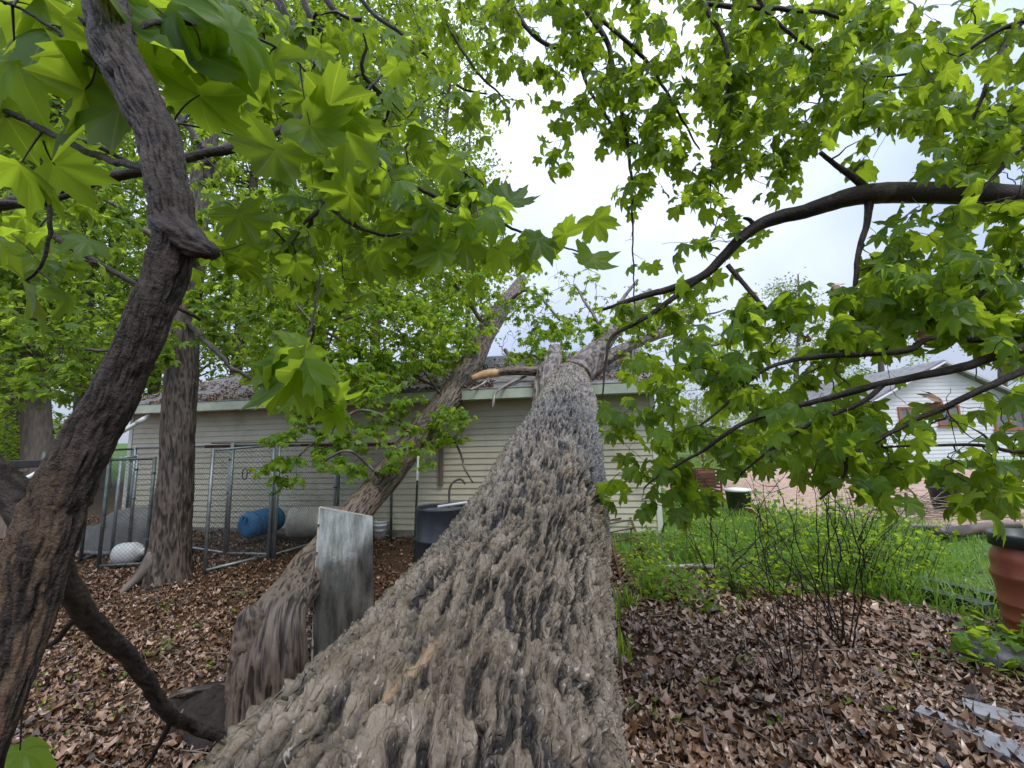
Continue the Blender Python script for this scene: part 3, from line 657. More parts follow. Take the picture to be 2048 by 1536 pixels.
# ------------------------------------------------------------------ second tree, snapped over at the foot
def second_tree():
    g = gp(532, 1392); g[2] -= 0.05
    root = thing('toppled_tree', g, 'smaller toppled tree, its trunk bent from a heaved base and resting on the eave', 'fallen tree')
    L = [(536, 1430, 3.18, 150), (537, 1375, 3.18, 140), (541, 1305, 3.2, 126), (550, 1250, 3.3, 106), (577, 1200, 3.7, 84), (612, 1150, 4.3, 78), (655, 1096, 4.95, 68), (700, 1042, 5.5, 59), (760, 970, 6.3, 55), (830, 880, 7.1, 52), (905, 787, 8.05, 49), (945, 720, 8.9, 46), (975, 660, 10.0, 40), (1005, 615, 11.2, 33), (1045, 560, 13, 22)]
    bark_tube('trunk', pxpath(L, 0.028), 200, 'bark_brown', root, 0.11, 26, 5.0, 12, True)
    # broken shoulder on the left of the bend
    bark_tube('branch_stub', pxpath([(508, 1390, 3.16, 96), (505, 1320, 3.14, 80), (503, 1265, 3.12, 60), (500, 1228, 3.11, 44), (499, 1212, 3.11, 14)], 0.012), 60, 'bark_brown', root, 0.22, 14, 4, 13, True)
    # heaved earth and roots
    m_ = mat('dark_soil', [(0.012, 0.008, 0.006), (0.045, 0.03, 0.022)], 14, 0.75, 0.3, 0.02, 40)
    th = np.linspace(0, 2 * np.pi, 72, endpoint=False); V = []; F = []; rings = 20; c0 = gp(528, 1418)
    for k in range(rings):
        t = k / (rings - 1); 
        for j, a in enumerate(th):
            rr = (1 - t) * (0.62 + 0.22 * vnoise(j / 6.0, 0, 12, 81)); zz = 0.24 * math.sin(t * math.pi / 2) + 0.10 * (vnoise(j / 5.0, t * 9, None, 82) - 0.5) + 0.05 * (vnoise(j / 1.7, t * 20, None, 83) - .5)
            x = c0[0] + rr * math.cos(a) * 1.15 + 0.05; y = c0[1] + rr * math.sin(a) * 0.75 - 0.05; V.append((x, y, float(gz(x, y)) - 0.04 + zz * (1.0 if t > 0 else 0)))
    n = 72
    for k in range(rings - 1):
        for j in range(n): F.append((k * n + j, k * n + (j + 1) % n, (k + 1) * n + (j + 1) % n, (k + 1) * n + j))
    obj('root_ball', mesh('root_ball', V, F, m_, True), root)
    for k in range(7):
        a = random.uniform(0, 6.3); p0 = c0 + np.array([0.3 * math.cos(a), 0.2 * math.sin(a), 0.14]); p1 = p0 + np.array([0.35 * math.cos(a + .4), 0.3 * math.sin(a + .4), -0.02]); p2 = p1 + np.array([0.2 * math.cos(a - .5), 0.2 * math.sin(a - .5), -0.15])
        q = smooth_path([[*p0, .02], [*p1, .014], [*p2, .006]], 0.03); bark_tube('root', q, 10, 'bark_brown', root, 0.2, 4, 3, k)
    return root
TOPPLED = second_tree()
# ------------------------------------------------------------------ kennel of chain-link panels
M['galv'] = mat('galvanised_steel', [(0.20, 0.23, 0.23), (0.36, 0.39, 0.39)], 8, 0.42, 0.5, metal=0.55)
M['galv_dark'] = mat('dull_steel', [(0.07, 0.09, 0.085), (0.18, 0.21, 0.20)], 8, 0.5, 0.5, metal=0.5)
M['wire'] = mat('chain_link_wire', [(0.05, 0.055, 0.055), (0.13, 0.14, 0.14)], 20, 0.5, 0.4, metal=0.4)
def chain_panel(name, a, b, ht, label, group, matn='galv', zoff=0.03, mid=False, gate=False, pitch=0.062):
    a = np.array(a, float); b = np.array(b, float); root = thing(name, a, label, 'fence panel', group)
    up = np.array([0, 0, ht]); r = 0.022; z0 = np.array([0, 0, zoff])
    for p in (a, b):
        q = MB(); q.tube([p - [0, 0, .05], p + up], r * 1.15, 10); q.build('post', M[matn], root, True)
    for z in ([0.06, ht - 0.03] + ([ht * 0.5] if mid else [])):
        q = MB(); q.tube([a + [0, 0, z], b + [0, 0, z]], r * 0.9, 8); q.build('rail', M[matn], root, True)
    d = b - a; L = np.linalg.norm(d[:2]); dd = d / L; nrm = np.array([-dd[1], dd[0], 0]); H = ht - 0.12; T = []
    n0 = int((L + H) / pitch)
    for sgn in (1, -1):
        for k in range(-int(H / pitch), int(L / pitch) + 1):
            u0 = k * pitch; u1 = u0 + H
            lo = max(0, -u0); hi = min(H, L - u0)
            if hi - lo < 0.05: continue
            pts = []
            for z in (lo, hi):
                u = u0 + z; u = u if sgn > 0 else L - u
                pts.append(a + dd * u + np.array([0, 0, 0.08 + z]) + nrm * 0.003 * sgn)
            T.append((np.array(pts), np.array([0.0019, 0.0019])))
    V, F = tubes_mesh(T, 3); obj('wire_mesh', mesh('wire_mesh', V, F, M['wire']), root)['kind'] = 'stuff'
    if gate:
        c = a + d * 0.32 + np.array([0, 0, ht * 0.72]); th = np.linspace(0, 2 * np.pi, 17)
        q = MB(); q.tube([c + dd * 0.045 * math.cos(t) + np.array([0, 0, 0.085 * math.sin(t)]) - nrm * 0.02 for t in th], 0.009, 6); q.build('latch_loop', M['dark_metal'], root, True)
    for z in (0.25, 0.55, 0.85):
        q = MB(); q.lathe([(r * 1.3, -.012), (r * 1.5, -.012), (r * 1.5, .012), (r * 1.3, .012)], b + [0, 0, ht * z], (0, 0, 1), 10); q.build('clamp', M['galv_dark'], root)
    return root
def post_at(px, pybase): p = gp(px, pybase); return p
KG = 'chain-link kennel panels'
pA = post_at(408, 1150); pB = post_at(536, 1118); pC = post_at(452, 1114); pD = P(668, 1050, 8.6); pD[2] = gz(pD[0], pD[1]); pE = P(782, 1050, 8.5); pE[2] = gz(pE[0], pE[1])
chain_panel('kennel_panel', pA, pB, 1.78, 'chain-link kennel gate standing swung open beside the broad standing tree', KG)
chain_panel('kennel_panel', pC, pB + [0.03, 0.05, 0], 1.80, 'narrow chain-link kennel panel carrying a black oval latch ring', KG, gate=True)
chain_panel('kennel_panel', pB + [0.08, 0.02, 0], pD, 1.80, 'chain-link kennel panel in front of the blue barrel, running back to the wall', KG)
chain_panel('kennel_panel', pD + [0.06, 0, 0], pE, 1.80, 'far chain-link kennel panel behind the toppled trunk', KG, 'galv_dark')
pF = P(62, 1120, 7.0); pF[2] = gz(pF[0], pF[1]); pG = P(390, 1110, 7.2); pG[2] = gz(pG[0], pG[1])
pH = P(245, 1110, 8.6); pH[2] = gz(pH[0], pH[1])
chain_panel('kennel_panel', pF, pH, 1.78, 'long chain-link kennel side partly hidden by the leaning sapling', KG, 'galv_dark')
chain_panel('kennel_panel', pH + [0.05, 0, 0], pC + [-0.05, 0.03, 0], 1.80, 'chain-link kennel panel behind the broad standing tree', KG)
for k, (x0, y0, x1, y1, m_, lb) in enumerate([(160, 1128, 200, 1112, 'galv_dark', 'outermost'), (196, 1140, 290, 1135, 'galv_dark', 'innermost, beside the white jug,'), (222, 1118, 256, 1108, 'galv', 'middle')]):
    chain_panel('kennel_panel', post_at(x0, y0), post_at(x1, y1), 1.66, 'loose chain-link panel, ' + lb + ' of three leaning together by the kennel', KG, m_)
# rusty bar lying along the top of the kennel
M['rust'] = mat('rusty_steel', [(0.05, 0.022, 0.014), (0.14, 0.06, 0.035)], 9, 0.65, 0.3, 0.002, 60)
q = MB(); a = P(410, 893, 7.05); b = P(880, 886, 8.3); q.tube([a, b], 0.025, 8); q.tube([a + [0.1, 0, .05], P(640, 884, 7.7)], 0.012, 6)
tag(q.build('rusty_bar', M['rust'], None, True), 'long rusty steel bar lying along the top of the kennel', 'bar')
q = MB(); q.box((P(55, 930, 7.2) + P(165, 922, 7.2)) / 2, (0.95, 0.5, 0.12), None, 0.01)
tag(q.build('rubber_slab', mat('black_rubber', [(0.012, 0.012, 0.012), (0.035, 0.035, 0.035)], 6, 0.5, 0.4)), 'black flat rubber slab resting across the kennel corner behind the sapling', 'slab')
# old post with a cap at the picture's left side, seen past the sapling
pp = gp(12, 1075); ps = thing('wooden_post', pp, 'weathered square wooden post with a flat cap', 'post')
tz = P(12, 945, np.hypot(0, pp[1]))[2]
q = MB(); q.box((pp[0], pp[1], (pp[2] - .1 + tz) / 2), (0.17, 0.17, tz - pp[2] + .1), None, 0.006); q.build('shaft', M['plank'], ps)
q = MB(); q.box((pp[0], pp[1], tz + 0.02), (0.28, 0.26, 0.05), None, 0.006); q.build('cap', M['plank'], ps)

# ------------------------------------------------------------------ barrels, bucket, jug, tubs
def lump(me_V, amp, fr, seed):
    V = np.array(me_V); return V * (1 + amp * (vnoise(V[:, 0] * fr + 9, V[:, 2] * fr + 9, seed=seed) - .5)[:, None])
M['black_drum'] = mat('black_drum_paint', [(0.018, 0.022, 0.028), (0.04, 0.046, 0.055)], 5, 0.38, 0.5, 0.001, 30)
M['blue_plastic'] = mat('blue_plastic', [(0.03, 0.16, 0.36), (0.06, 0.24, 0.48)], 6, 0.45, 0.4)
M['grey_plastic'] = mat('weathered_white_plastic', [(0.34, 0.34, 0.30), (0.56, 0.56, 0.50)], 5, 0.5, 0.4)
M['white_plastic'] = mat('white_plastic', [(0.60, 0.60, 0.57), (0.78, 0.78, 0.75)], 8, 0.4, 0.45)
def drum_profile(r, h, ribs=(0.333, 0.667)):
    p = [(0, 0.012), (r * .96, 0.012), (r * 1.01, 0), (r * 1.01, .02), (r, .03)]
    for q in ribs: p += [(r, h * q - .022), (r * 1.035, h * q - .008), (r * 1.035, h * q + .008), (r, h * q + .022)]
    return p + [(r, h - .03), (r * 1.01, h - .02), (r * 1.02, h), (r * .965, h), (r * .95, h - .02), (r * .95, h - .06)]
g = P(890, 1148, 5.25); g[2] = gz(g[0], g[1]); dr = thing('steel_drum', g, 'black steel drum standing open behind the fallen trunk', 'drum')
g2 = g.copy(); hD = P(890, 1012, g[1])[2] - g[2]
q = MB(); q.lathe(drum_profile(0.335, hD), g, n=48); q.build('body', M['black_drum'], dr, True)
q = MB(); q.lathe([(0.0, hD - .05), (0.32, hD - .05)], g, n=32); q.build('sagging_lid', M['dark_metal'], dr)
q = MB(); q.tube([g + [-0.05, -0.2, hD + .02], g + [0.5, 0.1, hD + .05]], 0.016, 8); tag(q.build('white_pipe', M['white_pvc'], None, True), 'short white pipe lying across the black drum', 'pipe')
q = MB(); c = g + np.array([0.02, 0.22, hD - .05]); q.tube(smooth_path([c, c + [0, 0, .2], c + [.04, 0, .3], c + [.14, 0, .34], c + [.2, 0, .28]], .02), 0.014, 8); tag(q.build('bent_pipe', M['dark_metal'], None, True), 'dark bent pipe hooking up out of the black drum', 'pipe')
# T-post with a white top
tp0 = gp(826, 1150); 
tpr = thing('steel_post', tp0, 'dark green steel fence post with a white painted tip', 'post')
topz = P(836, 912, tp0[1]); M['tpost'] = mat('dark_green_paint', [(0.012, 0.022, 0.018), (0.03, 0.045, 0.035)], 10, 0.45, 0.4)
a = tp0 - [0, 0, .1]; bq = a + (topz - a) * 0.80
q = MB(); q.bar(a, bq, 0.045, 0.012); q.bar(a + [0, .018, 0], bq + [0, .018, 0], 0.01, 0.03); q.build('shaft', M['tpost'], tpr)
q = MB(); q.bar(bq, topz, 0.045, 0.012); q.bar(bq + [0, .018, 0], topz + [0, .018, 0], 0.01, 0.03); q.build('white_tip', M['white_plastic'], tpr)
for k in range(9):
    c = a + (topz - a) * (0.18 + 0.085 * k); q = MB(); q.box(c - [0, .014, 0], (0.018, 0.014, 0.016)); q.build('stud', M['tpost'] if k < 7 else M['white_plastic'], tpr)
# lying barrels by the wall
def lying(name, pa, pb, r, label, m_, ribs=5):
    pa = np.array(pa); pb = np.array(pb); L = np.linalg.norm(pb - pa); root = thing(name, pa, label, 'barrel')
    prof = [(0, 0.02), (r * .55, .0), (r * .86, .02), (r * .97, .06), (r, .12)]
    for k in range(ribs): z = L * (k + 1) / (ribs + 1); prof += [(r, z - .025), (r * 1.02, z - .01), (r * 1.02, z + .01), (r, z + .025)]
    prof += [(r, L - .12), (r * .97, L - .06), (r * .86, L - .02), (r * .55, L), (0, L - .02)]
    q = MB(); q.lathe(prof, pa, pb - pa, 36); q.build('body', m_, root, True)
    q = MB(); q.lathe([(0, -.02), (.045, -.02), (.05, .02)], pa + (pb - pa) / L * .0 + [0, 0, r * .5], -(pb - pa), 14); q.build('bung', m_, root, True)
    return root
a = P(490, 1052, 8.0); b = P(556, 1036, 8.7); r_ = 0.235
lying('plastic_barrel', a, b, r_, 'faded blue plastic barrel lying on its side by the garage wall', M['blue_plastic'])
a = P(575, 1044, 8.15); b = P(720, 1042, 8.45)
lying('plastic_barrel', a, b, 0.275, 'weathered white plastic barrel lying behind the metal panel', M['grey_plastic'], 6)
g = gp(762, 1076); bk = thing('bucket', g, 'white plastic bucket with a wire handle by the garage wall', 'bucket'); hb = 0.33
q = MB(); q.lathe([(0, .01), (.125, 0), (.145, hb * .72), (.155, hb * .74), (.155, hb * .78), (.148, hb * .8), (.15, hb * .9), (.158, hb * .92), (.16, hb), (.146, hb), (.14, hb * .5), (.12, .03), (0, .03)], g, n=32); q.build('body', M['white_plastic'], bk, True)
q = MB(); q.tube([g + [.155 * math.cos(t), -.155 * math.sin(t) * .75 - .03, hb * .86 - .16 * math.sin(t)] for t in np.linspace(0, math.pi, 14)], 0.004, 5); q.build('handle', M['dark_metal'], bk, True)
g = gp(255, 1128); a = g + np.array([-0.17, -0.02, 0.15]); b = g + np.array([0.22, 0.02, 0.17]); jg = thing('white_jug', g, 'white plastic container lying in the leaves beside the broad tree', 'container')
q = MB(); q.lathe([(0, 0), (.11, 0), (.15, .02), (.165, .08), (.16, .25), (.13, .32), (.06, .37), (.05, .40), (0, .40)], a, b - a, 28); q.build('body', M['white_plastic'], jg, True)
q = MB(); q.lathe([(.055, .36), (.06, .36), (.06, .42), (0, .42)], a, b - a, 16); q.build('cap', M['white_plastic'], jg, True)
# grey moulded dog shelters
M['grey_shell'] = mat('grey_moulded_plastic', [(0.12, 0.12, 0.115), (0.24, 0.24, 0.23)], 5, 0.55, 0.4, 0.002, 50)
def shelter(px, py, wd, ht, yaw, label, door=True):
    g = gp(px, py); root = thing('dog_shelter', g, label, 'dog house', 'grey moulded shelters in the kennel'); V = []; F = []; n, m = 40, 16
    for i in range(m):
        t = i / (m - 1); ph = t * math.pi / 2
        for j in range(n):
            a = 2 * math.pi * j / n; sq = 1 / max(abs(math.cos(a)) ** 3 + abs(math.sin(a)) ** 3, 1e-3) ** (1 / 3)
            rr = math.cos(ph) ** .55 * wd / 2 * (1 + (sq - 1) * .5); x = rr * math.cos(a) * 1.1; y = rr * math.sin(a)
            V.append(g + np.array([x * math.cos(yaw) - y * math.sin(yaw), x * math.sin(yaw) + y * math.cos(yaw), ht * math.sin(ph) - .03]))
    for i in range(m - 1):
        for j in range(n): F.append((i * n + j, i * n + (j + 1) % n, (i + 1) * n + (j + 1) % n, (i + 1) * n + j))
    obj('shell', mesh('shell', V, F, M['grey_shell'], True), root)
    q = MB(); q.lathe([(wd * .56, 0), (wd * .6, 0), (wd * .6, .05), (wd * .55, .06)], g, n=32); q.build('rim', M['grey_shell'], root, True)
    return root
shelter(262, 1095, 0.95, 0.72, 0.2, 'rounded grey plastic dog shelter against the kennel mesh beside the broad tree')
shelter(188, 1100, 0.62, 0.46, 0.7, 'low pale grey plastic shelter tipped among the loose kennel panels')

# ------------------------------------------------------------------ bright metal panel standing by the trunk
def panel():
    bl = gp(624, 1334); dpt = bl[1]; tl = P(634, 1016, dpt + 0.04); br = P(752, 1300, dpt + 0.12); br[2] = bl[2] - .05; tr = P(741, 1036, dpt + 0.16)
    root = thing('metal_panel', bl, 'tall thin sheet of dull polished metal standing upright between the two trunks', 'panel')
    m, t, b, o = nodes('streaked_sheet_metal')
    tcn = t.nodes.new('ShaderNodeTexCoord'); mp = t.nodes.new('ShaderNodeMapping'); mp.inputs['Scale'].default_value = (5, 5, 0.8); t.links.new(tcn.outputs['Object'], mp.inputs[0])
    n1 = t.nodes.new('ShaderNodeTexNoise'); n1.inputs['Scale'].default_value = 3.0; n1.inputs['Detail'].default_value = 8; n1.inputs['Roughness'].default_value = .65; t.links.new(mp.outputs[0], n1.inputs['Vector'])
    n2 = t.nodes.new('ShaderNodeTexNoise'); n2.inputs['Scale'].default_value = 3.2; n2.inputs['Detail'].default_value = 6; t.links.new(tcn.outputs['Object'], n2.inputs['Vector'])
    r = t.nodes.new('ShaderNodeValToRGB'); r.color_ramp.elements[0].position = .32; r.color_ramp.elements[0].color = (.15, .155, .13, 1); r.color_ramp.elements[1].position = .6; r.color_ramp.elements[1].color = (.50, .51, .47, 1)
    t.links.new(n1.outputs['Fac'], r.inputs[0]); t.links.new(r.outputs[0], b.inputs['Base Color'])
    mr = t.nodes.new('ShaderNodeMapRange'); mr.inputs[1].default_value = .35; mr.inputs[2].default_value = .65; mr.inputs[3].default_value = .08; mr.inputs[4].default_value = .30; t.links.new(n2.outputs['Fac'], mr.inputs[0]); t.links.new(mr.outputs[0], b.inputs['Roughness'])
    b.inputs['Metallic'].default_value = .8
    bp = t.nodes.new('ShaderNodeBump'); bp.inputs['Distance'].default_value = .02; bp.inputs['Strength'].default_value = .2; t.links.new(n2.outputs['Fac'], bp.inputs['Height']); t.links.new(bp.outputs[0], b.inputs['Normal'])
    N = 24; nr = np.cross(br - bl, tl - bl); nr /= np.linalg.norm(nr); V = []; F = []
    for sgn in (0, 1):
        for i in range(N + 1):
            for j in range(N + 1):
                u, v = i / N, j / N; p = (bl * (1 - u) + br * u) * (1 - v) + (tl * (1 - u) + tr * u) * v
                p = p + np.array([0, .06 * v * v, 0]) + nr * (0.022 * math.sin(v * 3.1) * math.sin(u * 2.2 + .4) + .010 * math.sin(5 * u + 4 * v) - (0.008 if sgn else 0)); V.append(p)
    K = (N + 1) ** 2
    for i in range(N):
        for j in range(N):
            a = i * (N + 1) + j; F.append((a, a + N + 1, a + N + 2, a + 1)); F.append((K + a, K + a + 1, K + a + N + 2, K + a + N + 1))
    obj('sheet', mesh('sheet', V, F, m, True), root)
    q = MB(); ed = [bl * (1 - v) + tl * v + np.array([0, .06 * v * v, 0]) for v in np.linspace(0, 1, 9)]
    for e0, e1 in zip(ed[:-1], ed[1:]): q.bar(e0, e1, 0.014, 0.022, nr)
    q.bar(ed[-1], tr + [0, .06, 0], 0.014, 0.014, nr); q.build('edge_frame', mat('dull_edge', [(.40, .38, .33), (.6, .58, .52)], 9, .5, .4), root)
    for v in (0.12, 0.33, 0.52, 0.7, 0.88):
        p = bl * (1 - v) + tl * v + np.array([0, .06 * v * v, 0]); q = MB(); q.box(p + nr * .014, (.014, .014, .02)); q.build('rivet', M['dark_metal'], root)
panel()

# ------------------------------------------------------------------ right side: red barrel, timbers, boards, rack, poles
M['terracotta'] = mat('red_brown_plastic', [(0.22, 0.06, 0.035), (0.34, 0.10, 0.06)], 4, 0.36, 0.5, 0.001, 30)
M['black_plastic'] = mat('black_plastic', [(0.012, 0.02, 0.02), (0.03, 0.04, 0.04)], 6, 0.35, 0.5)
g = P(2092, 1256, 3.45); g[2] = gz(g[0], g[1]); hz_ = P(2092, 1066, g[1])[2] - g[2]
rb = thing('red_barrel', g, 'red-brown plastic barrel with a thick black collar on the grass edge', 'barrel'); r_ = 0.235
prof = [(0, .01), (r_ * .84, 0), (r_ * .88, .03)]
for z in (0.14, 0.27, 0.40): prof += [(r_ * (.90 + z * .1), hz_ * z - .02), (r_ * (.95 + z * .1), hz_ * z - .006), (r_ * (.95 + z * .1), hz_ * z + .006), (r_ * (.91 + z * .1), hz_ * z + .02)]
prof += [(r_ * .98, hz_ * .58), (r_ * 1.05, hz_ * .62), (r_ * 1.05, hz_ * .65), (r_ * .99, hz_ * .67), (r_, hz_ * .76), (r_ * .96, hz_ * .82), (r_ * .88, hz_ * .855), (r_ * .86, hz_ * .9)]
q = MB(); q.lathe(prof, g, n=56); q.build('body', M['terracotta'], rb, True)
q = MB(); q.lathe([(r_ * .86, hz_ * .885), (r_ * .97, hz_ * .89), (r_ * .97, hz_ * .985), (r_ * .94, hz_), (r_ * .84, hz_), (r_ * .82, hz_ * .93), (0, hz_ * .92)], g, n=56); q.build('collar', M['black_plastic'], rb, True)
M['tarred'] = mat('blackened_timber', [(0.012, 0.012, 0.014), (0.05, 0.05, 0.055)], 5, 0.42, 0.5, 0.006, 26, stretch=(1, 1, 1))
for (x0, y0, x1, y1, wd, ht, lb) in [(1838, 1196, 1985, 1238, .14, .15, 'wet black landscape timber edging the grass beside the red barrel'), (1850, 1180, 2010, 1222, .12, .17, 'second black timber lying behind the landscape timber at the grass edge')]:
    a = gp(x0, y0); b = gp(x1, y1); q = MB(); q.bar(a + [0, 0, ht * .3], b + [0, 0, ht * .3], wd, ht)
    tag(q.build('landscape_timber', M['tarred']), lb, 'timber')
g = gp(1985, 1325); q = MB(); q.lathe([(0, .13), (.1, .14), (.19, .1), (.22, .0), (.2, -.03)], g, (0.1, 0, 1), 18); o = q.build('black_stone', M['tarred'], None, True); tag(o, 'dark wet stone half hidden by weeds in front of the red barrel', 'stone')
M['wet_board'] = mat('wet_grey_board', [(0.16, 0.15, 0.15), (0.36, 0.35, 0.36)], 4, 0.14, 0.6, 0.004, 14, rough2=0.4)
for k, (x0, y0, x1, y1, wd, lb) in enumerate([(1838, 1438, 2085, 1540, .10, 'shiny wet grey board lying in the leaf litter, narrowest of the three'), (1930, 1430, 2130, 1490, .16, 'broad wet grey board in the leaf litter below the dark stone'), (1970, 1500, 2130, 1585, .13, 'wet pale board nearest the corner of the leaf litter')]):
    a = gp(x0, y0); b = gp(x1, y1); q = MB(); q.bar(a + [0, 0, .045], b + [0, 0, .05], wd, .03); tag(q.build('wet_board', M['wet_board']), lb, 'board')
# rusty rack lying between trunk and wall
a0 = gp(1243, 1166); a1 = gp(1206, 1046); b0 = gp(1300, 1146); b1 = gp(1250, 1040); 
a1 = a1 + [0, 0, .35]; b1 = b1 + [0, 0, .38]; a0 = a0 + [0, 0, .03]; b0 = b0 + [0, 0, .05]
rk = thing('rusty_rack', a0, 'rusty steel rack of thin rungs lying between the fallen trunk and garage wall', 'rack')
for p_, q_ in ((a0, a1), (b0, b1)):
    q = MB(); q.bar(p_, q_, .03, .035); q.build('side_rail', M['rust'], rk)
for t in (0.03, .16, .2, .34, .47, .6, .66, .8, .9, .97):
    q = MB(); q.tube([a0 * (1 - t) + a1 * t - [.25, .05, 0], b0 * (1 - t) + b1 * t], .011, 6); q.build('rung', M['rust'], rk, True)
M['pale_wood'] = mat('pale_wood', [(0.30, 0.24, 0.18), (0.48, 0.42, 0.35)], 5, 0.6, 0.3, 0.003, 40, stretch=(1, 6, 1))
M['fresh_wood'] = mat('fresh_split_wood', [(0.42, 0.25, 0.12), (0.60, 0.42, 0.24)], 7, 0.6, 0.3, 0.003, 60, stretch=(1, 6, 1))
def log(name, L, matn, label, cat, nseg=14, amp=.15, seed=0):
    o = bark_tube(name, smooth_path(L, .05), nseg, matn, None, amp, 5, 4, seed, jit=.01); return tag(o, label, cat)
M['birch'] = bark_mat('pale_log_bark', ((.46, .43, .40), (.30, .27, .24)), (.16, .13, .11), rough=.55)
a = gp(1292, 1146); b = gp(1512, 1142); log('pale_pole', [[*(a + [0, 0, .04]), .035], [*((a + b) / 2 + [0, .05, .05]), .033], [*(b + [0, 0, .04]), .028]], 'birch', 'pale bare pole lying across the edge of the weeds', 'pole')
for (x0, y0, x1, y1, r0_, mt, lb) in [(1222, 1300, 1300, 1265, .010, 'bark_pale', 'thin pale stick lying beside the fallen trunk'), (1625, 1345, 1690, 1275, .012, 'bark_pale', 'forked pale stick lying in the leaf litter under the bare shrub'), (285, 1190, 400, 1166, .022, 'bark_sapling', 'dark fallen stick at the foot of the broad tree'), (385, 1408, 402, 1396, .011, 'fresh', 'short chip of fresh orange wood in the leaf litter')]:
    a = gp(x0, y0); b = gp(x1, y1); mid = (a + b) / 2 + rng.normal(0, .03, 3) * [1, 1, 0]
    if mt == 'fresh':
        q = MB(); q.bar(a + [0, 0, .02], b + [0, 0, .02], .02, .012); tag(q.build('wood_chip', M['fresh_wood']), lb, 'wood chip'); continue
    log('stick', [[*(a + [0, 0, .02]), r0_], [*(mid + [0, 0, .025]), r0_ * .9], [*(b + [0, 0, .02]), r0_ * .6]], mt, lb, 'stick', 8)
for (x0, y0, x1, y1, wd, up_, mt, lb) in [(1262, 1172, 1306, 1156, .07, .02, 'pale_wood', 'short pale board on the leaves by the rusty rack'), (1498, 1018, 1552, 1072, .12, .22, 'fresh_wood', 'orange board leaning down into the tall grass')]:
    a = gp(x0, y0) if up_ < .1 else P(x0, y0, 7.2); b = gp(x1, y1); q = MB(); q.bar(a + [0, 0, .02], b + [0, 0, .03], wd, .025); tag(q.build('loose_board', M[mt]), lb, 'board')
a = gp(1705, 1066); b = gp(1905, 1066); c = gp(1880, 1082); d = gp(2035, 1066)
log('log', [[*(a + [0, 0, .08]), .06], [*((a + b) / 2 + [0, 0, .09]), .06], [*(b + [0, 0, .08]), .055]], 'bark_pale', 'thin grey log lying between the grass and the gravel', 'log')
log('log', [[*(c + [0, 0, .1]), .085], [*((c + d) / 2 + [0, 0, .12]), .09], [*(d + [0, 0, .1]), .085]], 'bark_brown', 'thick brown log with a cut end behind the red barrel', 'log')
# things by the corner of the garage
g = gp(1480, 1032); bn = thing('grey_bin', g, 'dark grey bin with a white lid behind the tall grass by the gravel', 'bin'); hb = .52
q = MB(); q.lathe([(0, 0), (.2, 0), (.25, hb), (.26, hb)], g, n=20); q.build('body', M['dark_metal'], bn, True)
q = MB(); q.lathe([(.24, hb - .01), (.28, hb), (.28, hb + .04), (.1, hb + .06), (0, hb + .06)], g, n=20); q.build('lid', M['white_plastic'], bn, True)
g = gp(1412, 1020); cg = thing('wire_crate', g, 'rusty wire crate on legs standing past the garage corner', 'crate'); w_, h_ = .55, .95
for sx in (-1, 1):
    for sy in (-1, 1): q = MB(); q.bar(g + [sx * w_ / 2, sy * w_ / 2, 0], g + [sx * w_ / 2, sy * w_ / 2, h_], .03, .03, (0, 1, 0)); q.build('leg', M['rust'], cg)
for k in range(7):
    z = .45 + k * .08; q = MB()
    for s_ in (-1, 1): q.bar(g + [-w_ / 2, s_ * w_ / 2, z], g + [w_ / 2, s_ * w_ / 2, z], .02, .03); q.bar(g + [s_ * w_ / 2, -w_ / 2, z], g + [s_ * w_ / 2, w_ / 2, z], .02, .03)
    q.build('slat_ring', M['rust'], cg)
q = MB(); q.box(g + [0, 0, .72], (.4, .4, .4), None, .01); q.build('stored_box', mat('brick_red', [(.2, .09, .06), (.32, .16, .11)], 8, .8), cg)
g = gp(1750, 948); ty = thing('yard_toy', g, 'turquoise plastic yard toy standing on the lawn before the white house', 'toy')
M['turq'] = mat('turquoise_plastic', [(.05, .45, .6), (.1, .6, .75)], 4, .35, .5)
sc_y = g[1] / 20
q = MB(); q.box(g + [0, 0, .38 * sc_y], (.4, .3, .45), None, .06); q.build('body', M['turq'], ty)
q = MB(); q.tube(smooth_path([g + [0, 0, .6], g + [.1, 0, .95], g + [-.05, 0, 1.25]], .1), .09, 8); q.build('neck', M['turq'], ty, True)
q = MB(); q.box(g + [-.1, 0, 1.3], (.42, .28, .22), None, .05); q.build('head', M['turq'], ty)
for s_ in (-1, 1):
    q = MB(); q.lathe([(0, -.05), (.17, -.05), (.17, .05), (0, .05)], g + [s_ * .22, -.1, .15], (0, 1, 0), 14); q.build('wheel', M['black_plastic'], ty, True)
g = gp(1895, 1022); kb = thing('black_stump_bin', g, 'black plastic tub standing beside the gravel behind the brush pile', 'tub')
q = MB(); q.lathe([(0, 0), (.2, 0), (.26, .45), (.29, .46), (.29, .5), (.25, .5), (.23, .1), (0, .08)], g, n=20); q.build('body', M['black_plastic'], kb, True)

